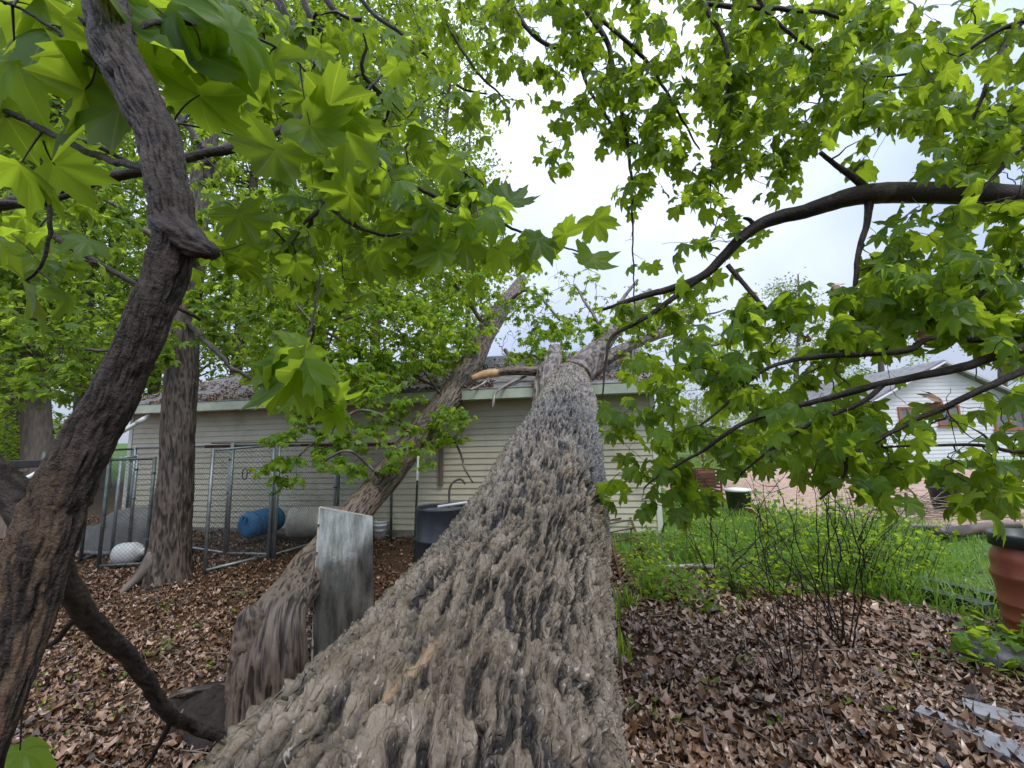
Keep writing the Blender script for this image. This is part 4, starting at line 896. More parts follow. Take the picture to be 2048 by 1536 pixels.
# ------------------------------------------------------------------ white house across the gravel, shed
M['white_siding'] = mat('white_siding', [(0.66, 0.66, 0.70), (0.76, 0.76, 0.79)], 1.0, 0.5, 0.4, pos=(.2, .6))
M['redwood'] = mat('red_window_frame', [(0.30, 0.10, 0.06), (0.42, 0.16, 0.10)], 6, 0.5, 0.4)
M['glass'] = mat('window_glass', [(0.10, 0.11, 0.11), (0.22, 0.23, 0.22)], 2, 0.08, 0.8)
def white_house():
    Y = 23.0; c = P(1905, 930, Y); hw = 4.1; z0 = c[2] - .3; ze = P(1770, 806, Y)[2]; zp = P(1905, 728, Y)[2]
    root = thing('white_house', (c[0], Y, z0), 'white clapboard house with red-framed windows beyond the gravel', 'house')
    q = MB(); q.add([(c[0] - hw, Y, z0), (c[0] + hw, Y, z0), (c[0] + hw, Y, ze), (c[0], Y, zp), (c[0] - hw, Y, ze), (c[0] - hw, Y + 9, z0), (c[0] + hw, Y + 9, z0), (c[0] + hw, Y + 9, ze), (c[0], Y + 9, zp), (c[0] - hw, Y + 9, ze)],
        [(0, 1, 2, 3, 4), (9, 8, 7, 6, 5), (0, 4, 9, 5), (1, 6, 7, 2)]); q.build('wall', M['white_siding'], root)
    co = .2; k = 0
    while z0 + .3 + k * co < zp - .15:
        z = z0 + .3 + k * co; zt = z + co; half = hw if zt <= ze else hw * max(0.02, (zp - zt) / (zp - ze))
        V = [(c[0] - half, Y - .002, z), (c[0] + half, Y - .002, z), (c[0] - half, Y - .03, z), (c[0] + half, Y - .03, z), (c[0] - half, Y - .006, zt), (c[0] + half, Y - .006, zt)]
        obj('siding_board', mesh('siding_board', V, [(0, 2, 3, 1), (2, 4, 5, 3)], M['white_siding']), root); k += 1
    for s_ in (-1, 1):
        e = np.array([c[0] + s_ * (hw + .5), Y - .45, ze - .5 * (zp - ze) / hw]); pk_ = np.array([c[0], Y - .45, zp + .02]); dv = np.array([0, 9.9, 0])
        V = [pk_, e, e + dv, pk_ + dv]; V += [v + np.array([0, 0, .16]) for v in V]
        obj('roof', mesh('roof', V, [(0, 1, 2, 3), (7, 6, 5, 4), (0, 4, 5, 1), (1, 5, 6, 2), (2, 6, 7, 3)], M['shingle']), root)
        q = MB(); q.bar(pk_ + [0, -.03, .02], e + [0, -.03, .02], .05, .2, (0, 1, 0)); q.build('rake_board', M['white_siding'], root)
    for (x0, x1, y0, y1) in [(1990, 2040, 808, 858), (1878, 1914, 812, 850), (1800, 1830, 815, 850)]:
        a = P(x0, y1, Y); b = P(x1, y0, Y); w_ = thing_w = None
        fr = MB(); t = .09; W = b[0] - a[0]; H = b[2] - a[2]; cx = (a[0] + b[0]) / 2; cz = (a[2] + b[2]) / 2
        for s_ in (-1, 1):
            fr.box((cx + s_ * (W / 2), Y - .05, cz), (t, .08, H + t)); fr.box((cx, Y - .052, cz + s_ * H / 2), (W, .08, t))
        fr.box((cx, Y - .05, cz), (t * .8, .07, H - t))
        f = fr.build('window', M['redwood'], root)
        for s_ in (-1, 1):
            q = MB(); q.box((cx + s_ * W / 4, Y - .035, cz), (W / 2 - t * .9, .02, H - t)); q.build('pane', M['glass'], f)
        q = MB(); q.box((cx, Y - .09, cz - H / 2 - .07), (W + .25, .14, .05)); q.build('sill', M['redwood'], f)
white_house()
def shed(px0, px1, pyb, pyt, Y, m_, label, name='shed'):
    a = P(px0, pyb, Y); b = P(px1, pyt, Y); cx = (a[0] + b[0]) / 2; W = b[0] - a[0]; z0 = a[2] - .4; z1 = b[2]
    root = thing(name, (cx, Y, z0), label, 'shed')
    q = MB(); q.box((cx, Y + 1.5, (z0 + z1) / 2), (W, 3, z1 - z0)); q.build('wall', m_, root)
    n = 10
    for k in range(n):
        z = z0 + (z1 - z0) * k / n; q = MB(); q.add([(cx - W / 2, Y - .03, z), (cx + W / 2, Y - .03, z), (cx + W / 2, Y - .004, z + (z1 - z0) / n), (cx - W / 2, Y - .004, z + (z1 - z0) / n), (cx - W / 2, Y, z), (cx + W / 2, Y, z)], [(0, 1, 2, 3), (4, 5, 1, 0)]); q.build('siding_board', m_, root)
    q = MB(); rs = W * .18; q.add([(cx - W / 2 - .2, Y - .3, z1), (cx + W / 2 + .2, Y - .3, z1), (cx + W / 2 + .2, Y + 1.5, z1 + rs), (cx - W / 2 - .2, Y + 1.5, z1 + rs), (cx - W / 2 - .2, Y + 3.3, z1), (cx + W / 2 + .2, Y + 3.3, z1)], [(0, 1, 2, 3), (3, 2, 5, 4)]); q.build('roof', M['shingle'], root)
M['grey_siding'] = mat('grey_siding', [(0.22, 0.23, 0.23), (0.32, 0.33, 0.33)], 2, 0.6)
shed(1640, 1730, 925, 878, 27, M['grey_siding'], 'grey sided shed far beyond the gravel beside the white house')
shed(-60, 85, 935, 868, 26, M['white_siding'], 'pale shed far back in the woods beyond the wooden post')
# ------------------------------------------------------------------ sapling with big leaves close to the left
def in_hole(x, y):                             # the open sky seen between the branches
    H = [[(1000, 240), (1060, 300), (1140, 360), (1250, 420), (1330, 380), (1330, 430), (1380, 400), (1600, 430), (1760, 420), (1730, 560), (1640, 590), (1560, 540), (1420, 560), (1300, 600), (1250, 640), (1150, 640), (1100, 560), (1080, 470), (1000, 390), (970, 300)],
         [(1620, 300), (1760, 250), (1850, 290), (1800, 370), (1720, 400), (1560, 420), (1600, 350)]]
    return any(bool(in_poly(np.array(x), np.array(y), p)) for p in H)
def sapling():
    base = np.array([-0.98, 0.56, 0.0]); base[2] = gz(base[0], base[1]) - .05
    root = thing('leaning_sapling', base, 'dark crooked maple sapling with peeling orange bark patches and very large leaves', 'tree')
    L = pxpath([(195, -60, 0.686, 67), (222, 70, 0.672, 72), (268, 180, 0.658, 74), (312, 260, 0.651, 71), (332, 340, 0.644, 69), (345, 420, 0.637, 71), (344, 490, 0.630, 71), (322, 570, 0.630, 72), (290, 650, 0.623, 71), (238, 755, 0.616, 74), (186, 862, 0.609, 82), (138, 960, 0.602, 92), (96, 1060, 0.595, 102), (58, 1170, 0.588, 99), (18, 1320, 0.574, 88), (-40, 1500, 0.560, 84)], .012)
    L = np.vstack([L, smooth_path([L[-1], [-0.84, .56, .55, .05], [*base, .07]], .03)[1:]])
    bark_tube('trunk', L, 130, 'bark_sapling', root, 0.20, 16, 3.5, 5, True, jit=.010, bare=(.36, .74, .04), lumpy=.10)
    limbs = [L]
    def limb(q, n=14, nm='branch', seed=0, amp=.2):
        p = pxpath(q, .012); bark_tube(nm, p, n, 'bark_sapling', root, amp, 8, 3, seed, n > 16, jit=.012); limbs.append(p); return p
    limb([(340, 440, .635, 60), (362, 468, .625, 62), (392, 492, .62, 44), (415, 503, .618, 36), (433, 513, .616, 24)], 40, 'broken_stub', 1, .5)
    limb([(92, 1080, .60, 48), (135, 1170, .65, 40), (165, 1222, .71, 36), (205, 1262, .78, 34), (262, 1320, .88, 28), (312, 1392, 1.0, 25), (345, 1437, 1.1, 23), (372, 1448, 1.22, 21), (425, 1468, 1.28, 20), (484, 1492, 1.34, 17)], 24, 'branch', 2)
    limb([(70, 1050, .60, 60), (28, 985, .60, 54), (-20, 930, .59, 50)], 20, 'branch', 3)
    limb([(163, 1225, .71, 14), (115, 1275, .75, 12), (50, 1325, .8, 9)], 10, 'branch', 4)
    limb([(345, 1437, 1.1, 12), (310, 1500, 1.12, 9), (285, 1550, 1.12, 6)], 8, 'branch', 44)
    limb([(-30, 415, 1.02, 22), (60, 395, 1.02, 22), (150, 372, 1.03, 20), (240, 350, 1.04, 19), (320, 333, 1.05, 18), (400, 308, 1.08, 17), (480, 292, 1.12, 17), (545, 265, 1.16, 15), (600, 232, 1.2, 11), (660, 205, 1.3, 7)], 14, 'branch', 5)
    limb([(315, 345, .66, 14), (220, 318, .72, 14), (130, 285, .78, 13), (50, 240, .80, 13), (-40, 200, .8, 12)], 12, 'branch', 6)
    limb([(290, 340, .98, 10), (180, 290, .94, 9), (90, 265, .92, 9), (-40, 255, .90, 8)], 10, 'branch', 7)
    limb([(-30, 408, .95, 16), (60, 408, .95, 14), (110, 400, .96, 12), (150, 380, .98, 9), (160, 360, 1.0, 6)], 10, 'branch', 8)
    limb([(98, 405, .96, 9), (97, 470, .96, 8), (80, 530, .97, 6), (45, 570, .98, 4)], 8, 'branch', 9)
    limb([(105, 470, 1.5, 12), (170, 510, 1.5, 13), (235, 548, 1.5, 12), (300, 585, 1.5, 10), (400, 640, 1.6, 8)], 10, 'branch', 10)
    limb([(60, 255, .93, 7), (85, 180, .93, 7), (120, 130, .93, 6), (130, 95, .93, 4)], 8, 'branch', 11)
    limb([(310, 265, .66, 7), (370, 240, .97, 7), (395, 205, .98, 6), (412, 175, .98, 4)], 8, 'branch', 12)
    limb([(218, 50, .68, 22), (185, 55, .66, 16), (160, 35, .65, 7)], 8, 'broken_stub', 13)
    limb([(228, 85, .675, 12), (320, 45, .75, 10), (420, 50, .8, 8), (520, 80, .85, 6), (600, 130, .95, 4)], 10, 'branch', 31)
    limb([(250, 150, .665, 11), (190, 120, .74, 9), (110, 60, .74, 7), (40, 20, .72, 6), (-40, -10, .7, 5)], 10, 'branch', 32)
    limb([(640, 560, 1.25, 5), (625, 640, 1.0, 5), (605, 700, .86, 4), (590, 735, .8, 3)], 8, 'branch', 33)
    limb([(600, 235, 1.2, 12), (680, 290, 1.4, 11), (760, 330, 1.5, 9), (860, 390, 1.55, 8), (960, 430, 1.6, 7), (1060, 470, 1.65, 5), (1165, 508, 1.7, 3)], 8, 'branch', 21)
    limb([(690, 280, 1.4, 8), (720, 200, 1.5, 7), (780, 130, 1.6, 5)], 8, 'branch', 22)
    limb([(640, 400, 1.45, 6), (700, 445, 1.4, 7), (780, 470, 1.4, 6), (850, 450, 1.45, 4)], 8, 'branch', 23)
    # big leaves: joint pixel, tip direction in the picture, size in pixels, depth
    big = [(120, 60, 200, 90, 180, .62), (60, 10, 150, 40, 150, .6), (30, 120, 60, 240, 150, .66), (200, 90, 175, 215, 165, .66), (330, 60, 345, 160, 215, .68), (300, 40, 270, 150, 190, .64), (240, 210, 165, 240, 200, .66), (170, 180, 150, 290, 160, .70), (400, 100, 470, 120, 130, .8), (470, 140, 520, 185, 120, .85), (400, 190, 420, 280, 140, .8), (470, 60, 560, 40, 150, .75), (350, 20, 430, 0, 150, .7), (40, 330, 90, 372, 130, .8), (10, 230, 60, 300, 110, .8), (540, 130, 590, 170, 110, .9), (110, 330, 170, 335, 110, .85), (48, 572, 100, 630, 150, .97), (130, 590, 150, 655, 70, .97), (430, 30, 470, 100, 130, .8), (250, -20, 320, 40, 160, .7), (100, -20, 20, 60, 170, .62),
           (600, 730, 520, 800, 130, .8), (585, 735, 560, 845, 150, .78), (610, 725, 640, 800, 120, .8), (600, 700, 655, 690, 90, .85), (570, 720, 500, 760, 100, .82), (620, 250, 690, 300, 110, 1.0), (660, 210, 720, 180, 110, 1.0), (690, 260, 760, 330, 110, 1.05), (550, 300, 500, 380, 110, 1.0), (480, 430, 520, 500, 90, 1.1), (930, 490, 945, 560, 72, 1.4), (1000, 500, 1020, 570, 76, 1.4), (1075, 480, 1110, 520, 74, 1.45), (1050, 500, 1040, 575, 68, 1.45), (1185, 515, 1165, 600, 74, 1.5), (1130, 470, 1100, 440, 66, 1.5), (1190, 440, 1215, 490, 66, 1.55), (880, 500, 870, 580, 85, 1.35), (760, 500, 745, 580, 85, 1.3), (960, 380, 1010, 360, 78, 1.4), (1020, 400, 1060, 380, 70, 1.5), (700, 390, 640, 420, 80, 1.3), (40, 1500, 60, 1560, 110, .9)]
    ms = leaf_meshes('leaf'); bl = np.array(root.location); TW = []
    for k, (jx, jy, tx, ty, spx, d) in enumerate(big):
        d = max(d, .76)
        a = P(jx, jy, d); b = P(tx, ty, d + random.uniform(-.06, .1)); y = b - a; y[2] -= .01; y /= np.linalg.norm(y)
        view = a - np.array([0, 0, EYE]); view /= np.linalg.norm(view)
        n = view * random.choice([1, 1, -1]) * random.uniform(.25, .8) + rng.normal(0, .45, 3) + np.array([0, 0, .5]); x = np.cross(y, n); x /= np.linalg.norm(x); z = np.cross(x, y); size = spx * proj(a)[2] / FPX
        o = bpy.data.objects.new('leaf', ms[(k * 5) % NVAR]); C.objects.link(o); o.parent = root
        mm = np.eye(4); mm[:3, :3] = np.stack([x, y, z], 1) * size; mm[:3, 3] = a - bl; o.matrix_local = Matrix(mm.tolist())
        S = np.vstack([l[:, :3] for l in limbs[4:]]); i = int(np.argmin(np.linalg.norm(S - a, axis=1))); c = S[i]
        t = np.linspace(0, 1, 8)[:, None]; TW.append((c + (a - c) * t + np.array([0, 0, .12 * np.linalg.norm(a - c)]) * t * (1 - t) * 2 + rng.normal(0, .02, 3) * t * (1 - t), np.linspace(.0025, .0012, 8)))
    V, F = tubes_mesh(TW, 6); obj('leaf_stalks', mesh('leaf_stalks', V, F, M['twig'], True), root)['kind'] = 'stuff'
    # smaller leaves further along the branches
    T = sample_blobs([(560, 120, 170, 120, 22, 1.2, 2.0), (620, 330, 190, 150, 34, 1.2, 2.2), (800, 380, 190, 160, 40, 1.25, 2.2), (930, 450, 160, 110, 26, 1.3, 2.0), (480, 60, 200, 80, 20, 1.1, 1.7), (700, 150, 150, 120, 24, 1.4, 2.3), (840, 240, 120, 110, 18, 1.6, 2.4), (100, 480, 120, 100, 12, 1.2, 1.9), (520, 480, 130, 100, 18, 1.3, 2.1), (80, 80, 120, 100, 8, 1.1, 1.6), (620, 780, 40, 40, 3, .9, 1.1), (660, 520, 120, 80, 14, 1.4, 2.1)], lambda x, y: in_hole(x, y))
    leafy(root, limbs, T, 'leaf', per=(1, 2), size=(.065, .118), hang=1.1, r0=.0017, along=1, nparts=230, petiole=.07, skip=lambda x, y: in_hole(x, y) and random.random() < .85)
    return root
SAPLING = sapling()

# ------------------------------------------------------------------ maple on the right: heavy limb across the sky, long low branches
def right_maple():
    base = np.array([4.9, 0.9, 0.0]); base[2] = gz(base[0], base[1]) - .1
    root = thing('limb_maple', base, 'maple reaching in with one heavy dark limb across the open sky', 'tree')
    tr = smooth_path([[*base, .26], [4.85, .95, 1.2, .2], [4.75, 1.1, 2.2, .17], [4.8, 1.1, 3.6, .13], [4.9, 1.0, 5.2, .08]], .08)
    bark_tube('trunk', tr, 40, 'bark_grey', root, .15, 8, 3, 3, True)
    limbs = []
    def limb(q, n=12, nm='branch', seed=0, m_='bark_sapling', start=None):
        p = pxpath(q, .025)
        if start is not None: p = np.vstack([smooth_path([[*start, p[0, 3] * 1.3], p[0]], .05)[:-1], p])
        bark_tube(nm, p, n, m_, root, .2, 5, 3, seed, jit=.012); limbs.append(p); return p
    limb([(2150, 400, 2.05, 56), (2048, 398, 2.1, 50), (1950, 388, 2.15, 46), (1850, 386, 2.2, 42), (1760, 386, 2.25, 38), (1700, 394, 2.3, 34), (1620, 420, 2.38, 30), (1540, 440, 2.45, 27), (1490, 470, 2.5, 23), (1440, 520, 2.55, 20), (1400, 556, 2.6, 17), (1330, 580, 2.66, 13), (1260, 600, 2.7, 10), (1205, 620, 2.75, 6)], 30, 'limb', 1, start=(4.8, 1.12, 2.95))
    limb([(1735, 380, 2.28, 16), (1700, 350, 2.26, 13), (1672, 330, 2.25, 10), (1640, 304, 2.22, 8)], 12, 'branch', 2)
    limb([(1738, 405, 2.27, 16), (1734, 450, 2.26, 12), (1718, 500, 2.25, 10), (1712, 560, 2.24, 9), (1705, 620, 2.24, 8), (1690, 680, 2.23, 6), (1670, 740, 2.2, 4)], 12, 'branch', 3)
    limb([(1510, 455, 2.48, 9), (1500, 440, 2.47, 9), (1488, 436, 2.46, 5)], 8, 'broken_stub', 4)
    limb([(1400, 556, 2.6, 13), (1340, 600, 2.62, 11), (1285, 640, 2.65, 9), (1225, 672, 2.68, 7), (1212, 720, 2.68, 5), (1205, 800, 2.66, 3)], 10, 'branch', 5)
    limb([(1455, 530, 2.53, 10), (1490, 570, 2.5, 9), (1530, 615, 2.45, 8), (1562, 628, 2.42, 5)], 10, 'branch', 6)
    limb([(2150, 660, 1.75, 17), (2048, 672, 1.8, 15), (1960, 680, 1.85, 14), (1860, 678, 1.9, 13), (1820, 700, 1.92, 12), (1740, 708, 2.0, 11), (1650, 712, 2.05, 10), (1580, 722, 2.1, 8), (1520, 745, 2.15, 7), (1460, 800, 2.2, 6), (1400, 850, 2.25, 4)], 12, 'branch', 7, start=(4.85, 1.0, 1.95))
    limb([(2150, 670, 1.65, 22), (2048, 694, 1.7, 19), (1940, 730, 1.75, 17), (1840, 752, 1.8, 15), (1760, 768, 1.85, 14), (1660, 795, 1.95, 12), (1560, 820, 2.05, 10), (1480, 850, 2.1, 9), (1400, 905, 2.2, 7), (1320, 950, 2.3, 5), (1290, 975, 2.35, 3)], 14, 'branch', 8, start=(4.85, 1.0, 1.85))
    limb([(2150, 690, 1.55, 17), (2048, 740, 1.6, 15), (1960, 780, 1.65, 13), (1890, 815, 1.7, 12), (1820, 845, 1.78, 10), (1750, 885, 1.85, 8), (1695, 912, 1.9, 8), (1690, 950, 1.9, 6), (1640, 1000, 1.95, 4)], 12, 'branch', 9, start=(4.85, 1.0, 1.75))
    limb([(1770, 766, 1.85, 11), (1730, 800, 1.85, 10), (1660, 830, 1.9, 8), (1600, 860, 1.95, 7), (1540, 900, 2.0, 6), (1480, 950, 2.1, 4)], 10, 'branch', 10)
    limb([(2150, 880, 1.7, 9), (2048, 905, 1.75, 8), (1960, 890, 1.8, 7), (1850, 890, 1.85, 5), (1760, 895, 1.9, 4)], 8, 'branch', 11, start=(4.85, 1.0, 1.4))
    limb([(2120, 560, 1.9, 13), (2040, 575, 1.92, 12), (1960, 590, 1.95, 11), (1880, 620, 2.0, 8), (1820, 660, 2.05, 6), (1770, 700, 2.1, 4)], 10, 'branch', 12, start=(4.82, 1.05, 2.25))
    limb([(2120, -40, 2.0, 14), (2030, 60, 2.05, 11), (1985, 140, 2.1, 9), (1945, 240, 2.15, 7), (1900, 320, 2.2, 5), (1870, 370, 2.2, 3)], 10, 'branch', 13, start=(4.85, 1.05, 4.0))
    limb([(2120, 20, 1.9, 12), (2000, 60, 2.0, 9), (1900, 120, 2.1, 7), (1800, 150, 2.2, 5), (1700, 150, 2.3, 3)], 10, 'branch', 14, start=(4.85, 1.05, 3.8))
    limb([(2120, 230, 1.8, 11), (2040, 300, 1.85, 9), (1980, 360, 1.9, 7), (1920, 430, 1.95, 4)], 10, 'branch', 15, start=(4.82, 1.05, 3.2))
    B = [(1930, 120, 200, 130, 52, 1.7, 2.6), (1900, 260, 190, 110, 50, 1.8, 2.6), (1990, 330, 110, 120, 30, 1.7, 2.4), (1780, 100, 150, 90, 24, 2.0, 2.8), (1900, 500, 180, 110, 56, 1.8, 2.5), (1990, 560, 120, 120, 36, 1.6, 2.2), (1780, 560, 100, 80, 20, 2.0, 2.5), (1700, 640, 110, 60, 16, 2.0, 2.6),
         (1860, 640, 190, 70, 34, 1.8, 2.4), (1980, 760, 110, 110, 26, 1.6, 2.1), (1560, 680, 160, 80, 34, 2.1, 2.8), (1420, 720, 140, 100, 40, 2.3, 3.0), (1560, 810, 190, 100, 50, 2.0, 2.8), (1340, 800, 120, 110, 36, 2.4, 3.1), (1300, 880, 90, 70, 18, 2.4, 3.0), (1440, 910, 140, 80, 32, 2.2, 2.9), (1340, 960, 100, 60, 18, 2.3, 2.8), (1620, 900, 130, 70, 26, 1.9, 2.5), (1780, 840, 140, 80, 30, 1.8, 2.4), (1900, 880, 150, 70, 34, 1.7, 2.2), (1990, 960, 90, 70, 16, 1.6, 2.0), (1720, 960, 110, 50, 14, 1.8, 2.3), (1380, 1010, 60, 40, 6, 2.3, 2.6), (1220, 960, 30, 50, 5, 2.6, 2.9), (1240, 860, 50, 60, 8, 2.6, 3.0),
         (1420, 500, 110, 70, 14, 2.4, 2.8), (1350, 590, 80, 40, 8, 2.5, 2.9), (1250, 620, 40, 40, 5, 2.6, 2.9), (1730, 320, 30, 25, 4, 2.2, 2.4), (1540, 600, 70, 40, 8, 2.2, 2.6)]
    B = [(a_, b__, c_, d_, int(n_ * (.68 if b__ > 690 else 1)), e_, f_) for (a_, b__, c_, d_, n_, e_, f_) in B]
    T = sample_blobs(B, lambda x, y: in_hole(x, y) and not (1690 < x < 1770 and y < 370) and not (y > 470 and x < 1520))
    leafy(root, limbs, T, 'leaf', per=(1, 2), size=(.072, .12), hang=1.15, r0=.0015, max_r=.006, along=1, petiole=.065, skip=lambda x, y: (in_hole(x, y) and random.random() < .6) or (1770 < x < 2048 and 735 < y < 925 and random.random() < .72) or (1560 < x < 2100 and 362 < y < 422 and random.random() < .93) or (1400 < x < 1640 and 900 < y < 1000 and random.random() < .4))
    # a few curled dry leaves still hanging
    ms = mesh('dry_leaf', LEAF_HI[3][0] * [.7, .8, 2.2], LEAF_HI[3][1], M['litter'], True, {'rnd': np.full(len(LEAF_HI[3][0]), .75)}); bl = np.array(root.location)
    for (x, y, d, s_) in [(1885, 830, 1.6, .085), (1905, 690, 1.9, .06), (1840, 700, 1.9, .05), (1665, 600, 2.1, .06), (1622, 705, 2.1, .05), (1240, 740, 2.6, .06), (1665, 688, 2.1, .05)]:
        o = bpy.data.objects.new('dry_leaf', ms); C.objects.link(o); o.parent = root; o.location = P(x, y - 25, d) - bl; o.rotation_euler = (random.uniform(1.2, 1.9), random.uniform(-.5, .5), random.uniform(0, 6)); o.scale = (s_, s_, s_)
    return root
RMAPLE = right_maple()

# ------------------------------------------------------------------ maple overhead: branches hanging down from the top
def top_maple():
    base = np.array([2.6, -2.2, 0.0]); base[2] = gz(base[0], base[1]) - .1
    root = thing('overhead_maple', base, 'maple whose fine leafy branches hang down across the bright sky overhead', 'tree')
    tr = smooth_path([[*base, .3], [2.5, -2.1, 1.5, .24], [2.3, -1.8, 3.2, .2], [2.0, -1.2, 5.0, .16], [1.6, 0.0, 6.4, .11], [1.2, 1.4, 7.2, .07]], .1)
    bark_tube('trunk', tr, 36, 'bark_grey', root, .15, 8, 3, 3, True)
    limbs = []
    def limb(q, n=10, seed=0, start=None):
        p = pxpath(q, .03)
        if start is not None: p = np.vstack([smooth_path([[*start, p[0, 3] * 1.6], [*((np.array(start) + p[0, :3]) / 2 + [0, 0, .25]), p[0, 3] * 1.3], p[0]], .08)[:-1], p])
        bark_tube('branch', p, n, 'bark_sapling', root, .2, 5, 3, seed, jit=.02); limbs.append(p)
    S1, S2, S3, S4 = (1.6, 0.0, 6.4), (2.0, -1.0, 5.2), (1.3, 1.0, 7.0), (2.3, -1.7, 3.4)
    limb([(1000, -60, 3.0, 11), (1030, 20, 3.0, 10), (1075, 78, 3.0, 9), (1150, 118, 3.0, 8), (1185, 190, 3.0, 6), (1240, 265, 3.0, 5), (1300, 300, 3.0, 3)], 10, 1, S3)
    limb([(1150, -60, 2.8, 13), (1175, 20, 2.8, 12), (1215, 90, 2.8, 11), (1236, 190, 2.8, 9), (1255, 280, 2.8, 7), (1264, 380, 2.8, 5), (1266, 520, 2.8, 3), (1270, 640, 2.8, 2.5)], 10, 2, S1)
    limb([(1180, 20, 2.8, 9), (1250, 80, 2.85, 8), (1300, 130, 2.9, 7), (1360, 230, 2.9, 5), (1400, 300, 2.9, 3)], 10, 3)
    limb([(1380, -60, 2.6, 12), (1410, 10, 2.6, 11), (1446, 80, 2.6, 9), (1458, 150, 2.6, 8), (1446, 240, 2.6, 6), (1425, 330, 2.6, 4), (1420, 420, 2.6, 2.5)], 10, 4, S1)
    limb([(1405, 8, 2.6, 9), (1470, 12, 2.6, 9), (1590, 22, 2.6, 8), (1650, 25, 2.65, 7), (1720, 52, 2.7, 4)], 10, 5)
    limb([(1490, -40, 2.5, 8), (1540, 30, 2.5, 7), (1600, 80, 2.5, 7), (1645, 120, 2.55, 6), (1650, 170, 2.6, 5), (1630, 230, 2.6, 3)], 10, 6, S2)
    limb([(530, -60, 3.4, 20), (565, 20, 3.4, 18), (605, 95, 3.45, 17), (640, 165, 3.5, 14)], 12, 7, S3)
    limb([(585, -60, 3.8, 13), (620, 30, 3.8, 12), (655, 78, 3.9, 9)], 10, 8, S3)
    limb([(620, -60, 3.6, 14), (665, 15, 3.6, 13), (705, 60, 3.7, 11)], 10, 9, S3)
    limb([(690, -40, 3.2, 8), (750, 30, 3.2, 8), (805, 68, 3.2, 7), (870, 130, 3.25, 6), (920, 175, 3.3, 5), (975, 188, 3.3, 3)], 10, 10, S3)
    limb([(860, -40, 3.2, 9), (900, 60, 3.2, 7), (960, 150, 3.2, 5), (1010, 200, 3.2, 3)], 10, 11, S3)
    B = [(960, 60, 120, 90, 24, 2.8, 3.8), (1080, 60, 120, 100, 40, 2.6, 3.6), (1230, 80, 120, 110, 46, 2.5, 3.4), (1380, 110, 120, 120, 52, 2.4, 3.2), (1510, 130, 120, 120, 48, 2.3, 3.1), (1640, 140, 110, 110, 40, 2.3, 3.0), (1420, 260, 130, 90, 38, 2.4, 3.0), (1560, 270, 100, 70, 28, 2.3, 2.9), (1180, 190, 110, 80, 26, 2.6, 3.2), (1290, 240, 90, 90, 22, 2.6, 3.1), (1270, 350, 40, 70, 8, 2.7, 2.9), (1400, 370, 100, 60, 20, 2.4, 2.9), (1520, 350, 70, 50, 14, 2.4, 2.8), (1430, 460, 70, 50, 9, 2.5, 2.8), (1270, 470, 25, 80, 5, 2.75, 2.9), (840, 70, 110, 80, 22, 3.0, 4.0), (1100, 300, 50, 40, 5, 2.9, 3.2), (1700, 40, 110, 60, 22, 2.4, 3.0), (1010, 170, 60, 60, 8, 3.0, 3.6), (1250, -20, 300, 50, 40, 2.4, 3.2), (1650, -20, 250, 50, 26, 2.3, 3.0), (700, 60, 120, 90, 14, 3.2, 4.2)]
    T = sample_blobs(B, lambda x, y: in_hole(x, y) and not (1380 < x < 1500 and y < 540) and not 1240 < x < 1300)
    leafy(root, limbs, T, 'leaf', per=(1, 2), size=(.075, .12), hang=1.0, r0=.0015, max_r=.006, along=1, petiole=.07, skip=lambda x, y: in_hole(x, y) and random.random() < .6)
    # fainter, higher sprays behind
    return root
TMAPLE = top_maple()

